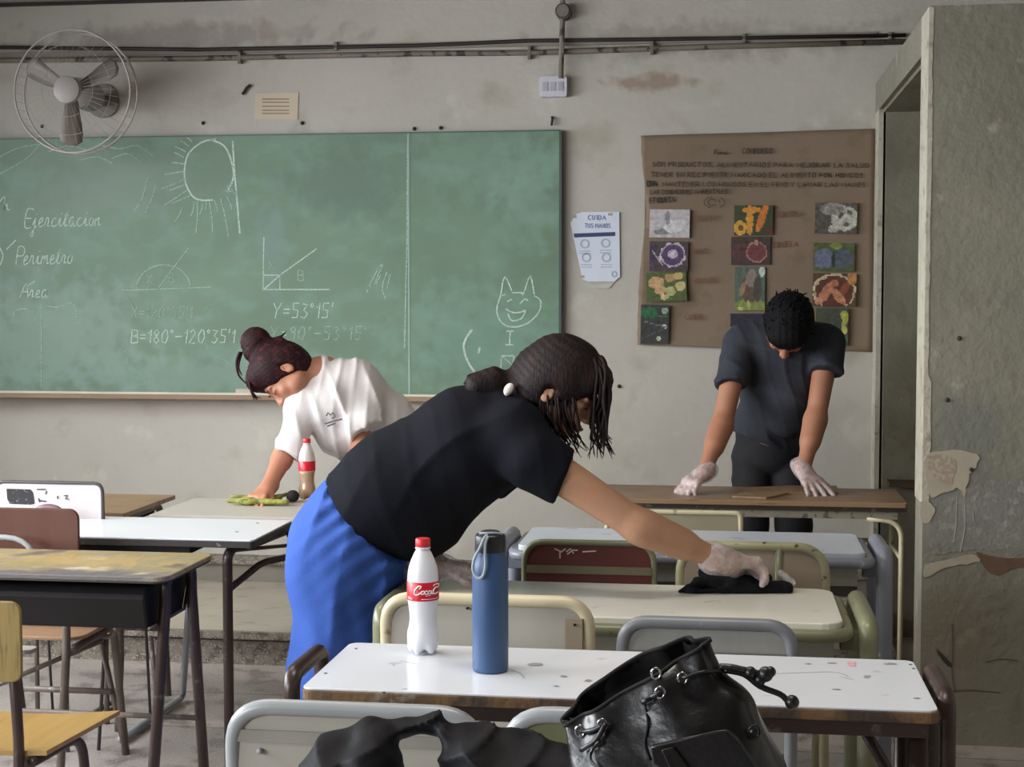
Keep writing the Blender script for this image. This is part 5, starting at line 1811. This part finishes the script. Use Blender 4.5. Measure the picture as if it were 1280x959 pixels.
# gloves
for (w_, f_, n_, sd_, cu, th, wside) in ((wrR, HF, HN, 1, HC, (.35, .2), -1), (wrL, at(585, 711, 3.95) - wrL, (0, 0, -1), -1, (.10, .12, .12, .14), (.5, .2), 1)):
    s = Soft(.005)
    hand(s, w_, f_, n_, sd_, 1.04 if wside < 0 else .98, cu, .10 if wside < 0 else .14, th, grow=.0036, kk=.012)
    ff = V(f_).normalized()
    s.cap(V(w_) - ff * .035 + V((0, 0, .004)), V(w_) + ff * .02, .041, .030, .02)
    if wside < 0:
        s.cap(at(899, 690, 3.84), at(915, 696, 3.85), .02, .016, .02)
        s.cap(at(976, 717, 3.95), at(990, 728, 3.95), .010, .010, .01)
    else:
        s.cap(at(498, 690, 3.90), at(508, 712, 3.90), .014, .020, .02)
        s.cap(at(508, 712, 3.90), at(530, 708, 3.92), .020, .024, .02)
    s.field(folds(.0028, 110, (.7, .2, .7), 3, 1))
    s.build('glove', glove_m, person)
# shirt
shirt_k = mat('black cotton t-shirt', (15, 17, 25), .85, var=.12, vscale=8, bump=.15, bscale=200, spec=.15)
s = Soft(.007)
ys2 = dict(sq=((0, 1, 0), 1.28))
s.cap(at(437, 655, WYc), at(500, 610, WYc), .135, .148, .05, **ys2)
s.cap(at(500, 610, WYc), at(590, 555, WYc), .148, .146, .05, **ys2)
s.cap(at(590, 555, WYc), at(638, 540, WYc), .140, .112, .05, **ys2)
s.cap(at(560, 600, WYc), at(535, 640, WYc), .10, .10, .06, **ys2)
s.cap(at(525, 650, WYc), at(525, 655, WYc), .09, .085, .05, **ys2)
s.cap(at(645, 545, 3.74), at(645, 545, 3.98), .085, .085, .04)
s.cap(nb_, at(640, 520, WYc), .07, .09, .03)
# right sleeve, open end
sd1 = (elR - shR).normalized()
se = at(700, 590, 3.71)
s.cap(shR, se + sd1 * .03, .075, .066, .03, planes=[(se + sd1 * .012, sd1 + V((.35, 0, 0)))])
s.cap(at(660, 580, 3.72), at(690, 596, 3.72), .06, .058, .03, planes=[(se + sd1 * .012, sd1 + V((.35, 0, 0)))])
sd2 = (elL - shL).normalized()
s.cap(shL, shL + sd2 * .14, .07, .065, .03, planes=[(shL + sd2 * .12, sd2)])
a0, a1 = at(413, 594, WYc), at(503, 700, WYc)
tng = (a1 - a0).normalized()
hemn = V((tng.z, 0, -tng.x))
if hemn.x > 0:
    hemn = -hemn
fr_fold = folds(.0045, 46, (.75, .1, -.65), 2, .5)
s.field(fr_fold)
s.field(folds(.002, 95, (.9, .2, .2), 5, .6))
s.cut(a0 + hemn * .0, hemn)
shirt = s.build('t_shirt', shirt_k, person)
shirt.data.materials[0] = shirt_k
# trousers
trs = mat('blue cotton trousers', (56, 88, 164), .8, var=.06, vscale=5, bump=.15, bscale=150, spec=.2)
s = Soft(.007)
s.cap(at(448, 642, WYc), at(440, 672, WYc), .118, .142, .05, **ys2)
s.cap(at(437, 678, WYc), at(430, 705, WYc), .148, .142, .05, **ys2)
kR = V((at(412, 860, 3.80).x, 3.80, at(412, 860, 3.80).z))
kL = V((at(448, 850, 3.97).x, 3.97, at(448, 850, 3.97).z))
s.cap(at(428, 700, 3.80), kR, .118, .112, .06)
s.cap(at(446, 700, 3.95), kL, .118, .105, .06)
s.cap(kR, V((ankR.x + .015, ankR.y, .10)), .112, .115, .05, planes=[((0, 0, .06), (0, 0, -1))])
s.cap(kL, V((ankL.x, ankL.y, .10)), .105, .110, .05, planes=[((0, 0, .06), (0, 0, -1))])


def legfold(X, Y, Z):
    g = np.clip((1.0 - Z) / .5, 0, 1)
    return .006 * g * np.sin((X - .12 * Z) * 42 + 8 * Y + 2.4 * np.sin(Z * 4)) + .002 * g * np.sin((X + .2 * Z) * 90 + Y * 25)


s.field(legfold)
wd0 = at(450, 640, WYc)
s.field(lambda X, Y, Z: .0045 * np.exp(-np.clip(((X - wd0.x) * hemn.x + (Z - wd0.z) * hemn.z), 0, 1) / .07) * np.sin((X * tng.x + Z * tng.z) * 150 + 40 * Y + 3 * np.sin(Y * 23)))
s.field(folds(.008, 60, (.95, .1, -.25), 3, .35))
h0 = at(409, 590, WYc)
s.cut(h0 - hemn * .010, -hemn)
trou = s.build('trousers', trs, person)
# waistband
sh_m = mat('dark canvas shoe', (40, 40, 46), .7)
for a in (ankR, ankL):
    s = Soft(.008)
    s.cap(a + V((-.03, 0, -.04)), a + V((.15, 0, -.055)), .046, .036, .03, planes=[((0, 0, .002), (0, 0, -1))])
    s.build('shoe', sh_m, person)
# hair: cap over the skull, ponytail, bangs
s = Soft(.005)
R_, F_, U_ = AXW
Mh = M_T((tuple(R_), tuple(F_), tuple(U_)))
s.ell(Lw(0, -.012, .034), (.094, .112, .100), Mh, .02)
s.ell(Lw(0, -.045, -.02), (.086, .080, .085), Mh, .03)
s.ell(Lw(0, .072, .06), (.060, .040, .042), Mh, .03)
# keep the face and ear free
s.ell(Lw(0, .115, -.05), (.085, .070, .092), Mh, .02, mode='sub')
for sx in (-1, 1):
    s.ell(Lw(sx * .098, .002, -.024), (.024, .020, .030), Mh, .008, mode='sub')
tie = at(636, 481, 3.84)
s.cap(Lw(0, -.095, .0), tie, .045, .022, .03)
s.chain([tie, at(618, 478, 3.83), at(598, 484, 3.82), at(592, 496, 3.81)], [.021, .036, .034, .014], .02)
s.cap(at(610, 490, 3.82), at(640, 505, 3.80), .020, .006, .02)
s.field(lambda X, Y, Z: .0009 * np.sin((X * U_.x + Y * U_.y + Z * U_.z) * 330 + 5 * np.sin(X * 12)))
hair_o = s.build('hair', hair_dk, person)
rr = random.Random(4)
ls = []
for i in range(44):      # bangs hanging in front of the forehead
    x0 = 741 + rr.uniform(-6, 10)
    yy = 3.80 + rr.uniform(-.05, .05)
    ls.append([at(x0 - 14, 458 + rr.uniform(-4, 10), 3.84), at(x0 + 1, 449 + rr.uniform(-3, 5), 3.83 + (yy - 3.83) * .5), at(x0 + 8, 466, yy), at(x0 + 10 + rr.uniform(-6, 4), 500, yy), at(x0 + 6 + rr.uniform(-8, 6), 535 + rr.uniform(-10, 10), yy), at(x0 + 4 + rr.uniform(-8, 16), 560 + rr.uniform(-14, 14), yy)])
strands('fringe', ls, .0062, hair_dk, person, 5)
ls = []
for i in range(40):      # locks hanging beside the cheek
    x0 = 674 + i * 1.15 + rr.uniform(-2, 2)
    yy = 3.755 + rr.uniform(-.012, .02)
    e = rr.uniform(556, 574)
    ls.append([at(x0 - 4, 474, yy + .04), at(x0 - 2 + rr.uniform(-4, 4), 512, yy), at(x0 + rr.uniform(-4, 5), 535, yy), at(x0 + 4 + rr.uniform(-5, 10), (535 + e) / 2 + 3, yy), at(x0 + 12 + rr.uniform(-4, 10), e, yy)])
strands('side_lock', [l for i, l in enumerate(ls) if i % 9 < 7], .0038, hair_dk, person, 5)
ls = [[tie + V((0, 0, .0)), at(612 + rr.uniform(-6, 6), 466 + rr.uniform(0, 22), 3.82), at(590 + rr.uniform(-6, 8), 470 + rr.uniform(0, 26), 3.81), at(584 + rr.uniform(-6, 12), 478 + rr.uniform(0, 26), 3.80)] for i in range(46)]
strands('ponytail', ls, .0050, hair_dk, person, 5)
# white hair tie
bm = nb()
c = at(636, 487, 3.775)
bmesh.ops.create_uvsphere(bm, u_segments=16, v_segments=10, radius=.016, matrix=Matrix.Translation(c) @ Matrix.Rotation(.5, 4, 'Y') @ Matrix.Diagonal((.75, .8, 1.1, 1)))
obj('hair_tie', bm, mat('white scrunchie', (226, 214, 208), .8, bump=.4), hair_o, smooth=True)

# ---------------------------------------------------------------- girl in white
sk2 = skin_mat('light brown skin', (178, 124, 98))
g = thing('person', 'girl in white t-shirt with burgundy hair bun wiping the grey desk', 'person', (at(480, 700, 5.7).x, 5.62, 0))
nk = at(405, 470, 5.52)
gR, gL = at(377, 508, 5.42), at(446, 482, 5.58)
eR, wR = at(352, 575, 5.34), at(334, 612, 5.20)
eL, wL = at(452, 560, 5.42), at(430, 620, 5.24)
hp = at(500, 590, 5.72)
s = Soft(.006)
s.cap(nk, at(440, 520, 5.60), .07, .11, .05)
s.cap(at(440, 520, 5.60), hp, .10, .12, .05)
s.cap(gR, nk, .045, .045, .05)
s.cap(gL, nk, .045, .045, .05)
s.chain([gR, eR, wR], [.044, .037, .0245], .02)
s.chain([gL, eL, wL], [.044, .037, .0245], .02)
for dx in (-.09, .09):
    k1 = V((hp.x + dx, 5.70, .48))
    k2 = V((hp.x + dx, 5.68, .09))
    s.cap(hp + V((dx, 0, -.04)), k1, .08, .055, .03)
    s.cap(k1, k2, .052, .036, .03)
    s.cap(k2 + V((0, 0, -.045)), k2 + V((0, -.14, -.058)), .034, .026, .02)
hg = at(354, 468, 5.44)
Fg, Ug = V((-.30, -.42, -.86)), V((-.93, -.08, .25))
s.cap(nk, hg - Fg * .035 - Ug * .055, .050, .048, .03)
Lg, AXG = head(s, hg, Fg, Ug, 1.0)
hand(s, wR, atz(322, 622, .775) - wR, (0.1, .1, -1), 1, .98, (.55, .6, .65, .65), .06, (.5, .3))
hand(s, wL, V((-.12, -.2, -.3)), (0, 0, -1), -1, .98, (.1, .1, .1, .1), .12, (.5, .2))
body = s.build('body', sk2, g)
face_bits(Lg, body, (44, 26, 26), mat('lips rose', (150, 84, 78), .45))
shirt_w = mat('white cotton t-shirt', (218, 214, 214), .9, var=.03, vscale=8, bump=.12, bscale=160)
s = Soft(.007)
s.cap(at(428, 482, 5.52), at(432, 500, 5.54), .088, .115, .04)
s.cap(at(442, 492, 5.56), at(478, 540, 5.64), .125, .135, .06)
s.cap(at(478, 540, 5.64), hp, .135, .145, .06)
s.cap(at(412, 510, 5.46), at(425, 530, 5.50), .10, .115, .05)
s.cap(at(437, 548, 5.52), at(448, 560, 5.55), .08, .07, .05)
s.cap(gL, nk, .06, .062, .04)
s.cap(gR, nk, .058, .060, .04)
dR = (eR - gR).normalized()
s.cap(at(379, 508, 5.42), at(362, 566, 5.35), .058, .054, .04, planes=[(at(363, 571, 5.35), dR + V((-.25, 0, 0)))])
dL = V((.10, -.2, -1)).normalized()
s.cap(at(446, 480, 5.55), at(453, 530, 5.43), .075, .068, .035, planes=[(at(452, 541, 5.42), V((.55, -.1, -.83)))])
s.field(folds(.011, 60, (.85, .2, .35), 1, .5))
s.field(folds(.005, 100, (.9, .2, -.1), 6, .6))
s.cut(hp + V((0, 0, -.10)), (0, 0, -1))
s.build('t_shirt', shirt_w, g)
tr2 = mat('dark denim trousers', (46, 52, 66), .85, var=.1)
s = Soft(.009)
s.cap(hp + V((0, 0, .0)), hp + V((0, 0, -.1)), .13, .135, .05)
for dx in (-.09, .09):
    s.cap(hp + V((dx, 0, -.08)), V((hp.x + dx, 5.70, .48)), .095, .075, .03)
    s.cap(V((hp.x + dx, 5.70, .48)), V((hp.x + dx, 5.68, .10)), .072, .06, .03, planes=[((0, 0, .06), (0, 0, -1))])
s.build('trousers', tr2, g)
# small chest print
bm = nb()
cpr = at(415, 522, 5.355)
obj_pts = [[(408, 520), (410, 516), (413, 519), (416, 516), (419, 521), (415, 523)], [(406, 530), (416, 527), (428, 524)], [(409, 533), (420, 529)]]
for ln in obj_pts:
    ribbon(bm, [at(x, y, 5.352) for x, y in ln], .006, V((0, -1, 0)), .001)
obj('chest_print', bm, mat('grey shirt print', (88, 88, 96), .8), g)
# hair with bun
s = Soft(.005)
R_, F_, U_ = AXG
Mh = M_T((tuple(R_), tuple(F_), tuple(U_)))
UG = U_.copy()
s.ell(Lg(0, -.014, .036), (.090, .108, .098), Mh, .02)
s.ell(Lg(0, -.045, -.01), (.082, .076, .085), Mh, .03)
s.ell(Lg(0, .055, .085), (.05, .045, .035), Mh, .03)
s.ell(Lg(0, .125, -.045), (.090, .075, .098), Mh, .02, mode='sub')
for sx in (-1, 1):
    s.ell(Lg(sx * .098, .004, -.022), (.026, .022, .034), Mh, .008, mode='sub')
bun = at(320, 428, 5.46)
s.ell(bun, (.058, .052, .058), None, .012)
s.ell(at(316, 441, 5.45), (.034, .04, .036), None, .012)
s.cap(at(336, 428, 5.45), at(352, 424, 5.45), .016, .006, .02)
s.field(lambda X, Y, Z: .0010 * np.sin((X * UG.x + Z * 1.2) * 300 + 5 * np.sin(Z * 12)))
s.build('hair', hair_red, g)
ls = [[at(300, 440, 5.42), at(296, 452, 5.42), at(298, 468, 5.42), at(306, 478, 5.42), at(312, 483, 5.42)], [at(302, 440, 5.43), at(298, 458, 5.42), at(303, 470, 5.42)],
      [at(342, 424, 5.45), at(352, 420, 5.45), at(358, 414, 5.45)], [at(392, 452, 5.5), at(404, 450, 5.5), at(412, 446, 5.52)]]
for i in range(8):
    ls.append([Lg(rr.uniform(-.05, .05), .06, .11), Lg(rr.uniform(-.05, .05), .105, .08), Lg(rr.uniform(-.05, .05), .12, .05 + rr.uniform(-.02, .02))])
strands('loose_strand', ls, .006, hair_red, g)

# ---------------------------------------------------------------- young man
sk3 = skin_mat('tan skin', (172, 120, 94))
b = thing('person', 'young man in dark grey t-shirt leaning on the worn brown desk, head bowed', 'person', (at(965, 600, 6.3).x, 6.25, .14))
nk = at(984, 418, 5.98)
bR, bL = at(925, 428, 5.96), at(1036, 428, 5.98)
eR, wR = at(903, 530, 5.80), at(880, 592, 5.60)
eL, wL = at(1020, 522, 5.84), at(1004, 588, 5.68)
hp = at(963, 560, 6.28)
s = Soft(.006)
s.cap(nk, at(980, 460, 6.05), .06, .09, .03, sq=((1, 0, 0), 1.2))
s.cap(at(980, 460, 6.05), hp, .085, .085, .03, sq=((1, 0, 0), 1.2))
s.cap(bR, nk, .055, .05, .05)
s.cap(bL, nk, .055, .05, .05)
s.chain([bR, eR, wR], [.048, .038, .025], .02)
s.cap(eR.lerp(wR, .1), eR.lerp(wR, .45), .039, .034, .03)
s.chain([bL, eL, wL], [.048, .038, .025], .02)
s.cap(eL.lerp(wL, .1), eL.lerp(wL, .45), .039, .034, .03)
for dx in (-.085, .075):
    k1 = V((hp.x + dx, 6.26, .55))
    k2 = V((hp.x + dx, 6.28, .23))
    s.cap(hp + V((dx, 0, -.03)), k1, .068, .05, .02)
    s.cap(k1, k2, .048, .036, .03)
    s.cap(k2 + V((0, 0, -.045)), k2 + V((0, -.15, -.058)), .036, .026, .02)
hb = at(985, 407, 5.84)
Fb, Ub = V((-.12, -.28, -.95)), V((0, -.95, .28))
s.cap(nk, hb - Fb * .03 - Ub * .05, .056, .052, .03)
Lb, AXB = head(s, hb, Fb, Ub, 1.03)
hand(s, wR, atz(856, 609, .79) - wR, (.05, .2, -1), -1, .98, (.62, .68, .7, .72), .04, (.5, .5))
hand(s, wL, atz(1022, 614, .775) - wL, (0, .15, -1), 1, .98, (.04, .06, .05, .04), .26, (.8, .1))
body = s.build('body', sk3, b)
face_bits(Lb, body, (24, 20, 20), mat('lips brown', (140, 84, 74), .5))
for (w_, f_, n_, sd_, cu, th, spd) in ((wR, atz(856, 609, .79) - wR, (.05, .2, -1), -1, (.62, .68, .7, .72), (.5, .5), .04), (wL, atz(1022, 614, .775) - wL, (0, .15, -1), 1, (.04, .06, .05, .04), (.8, .1), .26)):
    s = Soft(.0055)
    hand(s, w_, f_, n_, sd_, .98, cu, spd, th, grow=.0030, kk=.009)
    ff = V(f_).normalized()
    s.cap(V(w_) - ff * .03, V(w_) + ff * .02, .032, .028, .02)
    s.field(folds(.0025, 110, (.7, .2, .7), 5, 1))
    s.build('glove', glove_m, b)
sh_g = mat('charcoal t-shirt', (44, 47, 56), .88, var=.1, vscale=6, bump=.2, bscale=200)
s = Soft(.007)
xs = dict(sq=((1, 0, 0), 1.28))
s.cap(at(981, 440, 6.0), at(978, 480, 6.04), .125, .125, .05, **xs)
s.cap(at(978, 480, 6.04), at(966, 535, 6.20), .120, .120, .05, **xs)
s.cap(at(966, 535, 6.20), at(964, 570, 6.26), .118, .116, .05, **xs)
s.cap(at(938, 428, 5.97), at(1026, 428, 5.99), .078, .078, .05)
s.cap(at(985, 500, 5.95), at(985, 525, 6.0), .07, .07, .06)
dR = (eR - bR).normalized()
s.cap(bR, at(914, 484, 5.86), .066, .064, .02, planes=[(at(914, 481, 5.86), dR + V((.2, 0, 0)))])
dL = (eL - bL).normalized()
s.cap(bL, at(1032, 470, 5.88), .066, .064, .02, planes=[(at(1033, 463, 5.88), dL + V((.1, 0, 0)))])
s.field(folds(.008, 50, (.5, .2, .8), 2, .6))
s.field(folds(.004, 90, (.9, .2, .3), 7, .6))
h1, h2 = at(912, 538, 6.15), at(1004, 572, 6.15)
tg = (h2 - h1).normalized()
nn_ = V((tg.z, 0, -tg.x))
if nn_.z > 0:
    nn_ = -nn_
s.cut(h1, nn_)
s.build('t_shirt', sh_g, b)
tr3 = mat('black denim trousers', (27, 27, 31), .85, var=.12, bump=.15, bscale=90)
s = Soft(.008)
s.cap(hp + V((0, 0, .14)), hp + V((0, 0, -.0)), .11, .115, .03, sq=((1, 0, 0), 1.25))
for dx, px in ((-.075, 938), (.075, 992)):
    s.cap(hp + V((dx, 0, -.03)), V((at(px, 650, 6.26).x, 6.26, .55)), .082, .074, .008)
    s.cap(V((at(px, 650, 6.26).x, 6.26, .55)), V((at(px, 700, 6.28).x, 6.28, .24)), .074, .058, .02, planes=[((0, 0, .19), (0, 0, -1))])
s.field(folds(.004, 60, (.3, .2, 1), 3, .5))
s.build('trousers', tr3, b)
for dx in (-.085, .075):
    a = V((hp.x + dx, 6.28, .23))
    s = Soft(.009)
    s.cap(a + V((0, .02, -.045)), a + V((0, -.17, -.055)), .045, .036, .03, planes=[((0, 0, .142), (0, 0, -1))])
    s.build('shoe', sh_m, b)
s = Soft(.0055)
R_, F_, U_ = AXB
Mh = M_T((tuple(R_), tuple(F_), tuple(U_)))
s.ell(Lb(0, -.010, .036), (.094, .112, .096), Mh, .02)
s.ell(Lb(0, -.045, -.01), (.086, .076, .085), Mh, .03)
s.ell(Lb(0, .065, .075), (.07, .045, .04), Mh, .03)
s.ell(Lb(0, .125, -.045), (.088, .075, .088), Mh, .02, mode='sub')
for sx in (-1, 1):
    s.ell(Lb(sx * .102, .004, -.026), (.024, .02, .03), Mh, .008, mode='sub')
s.field(lambda X, Y, Z: .0010 * np.sin(X * 260 + 5 * np.sin(Y * 30)))
s.build('hair', hair_bk, b)
ls = []
for i in range(150):
    th_, ph_ = rr.uniform(0, 6.28), rr.uniform(.1, 1.5)
    n_ = V((math.sin(ph_) * math.cos(th_), math.sin(ph_) * math.sin(th_), math.cos(ph_)))
    c0 = lambda q: Lb(n_.x * .094 * q, -.010 + n_.y * .112 * q, .036 + n_.z * .096 * q)
    d_ = V((rr.uniform(-.01, .01), rr.uniform(-.004, .012), rr.uniform(-.01, .01)))
    ls.append([c0(.97), c0(1.015) + d_ * .6, c0(1.01) + d_ * 1.5])
strands('hair_tuft', ls, .0034, hair_bk, b, 4)
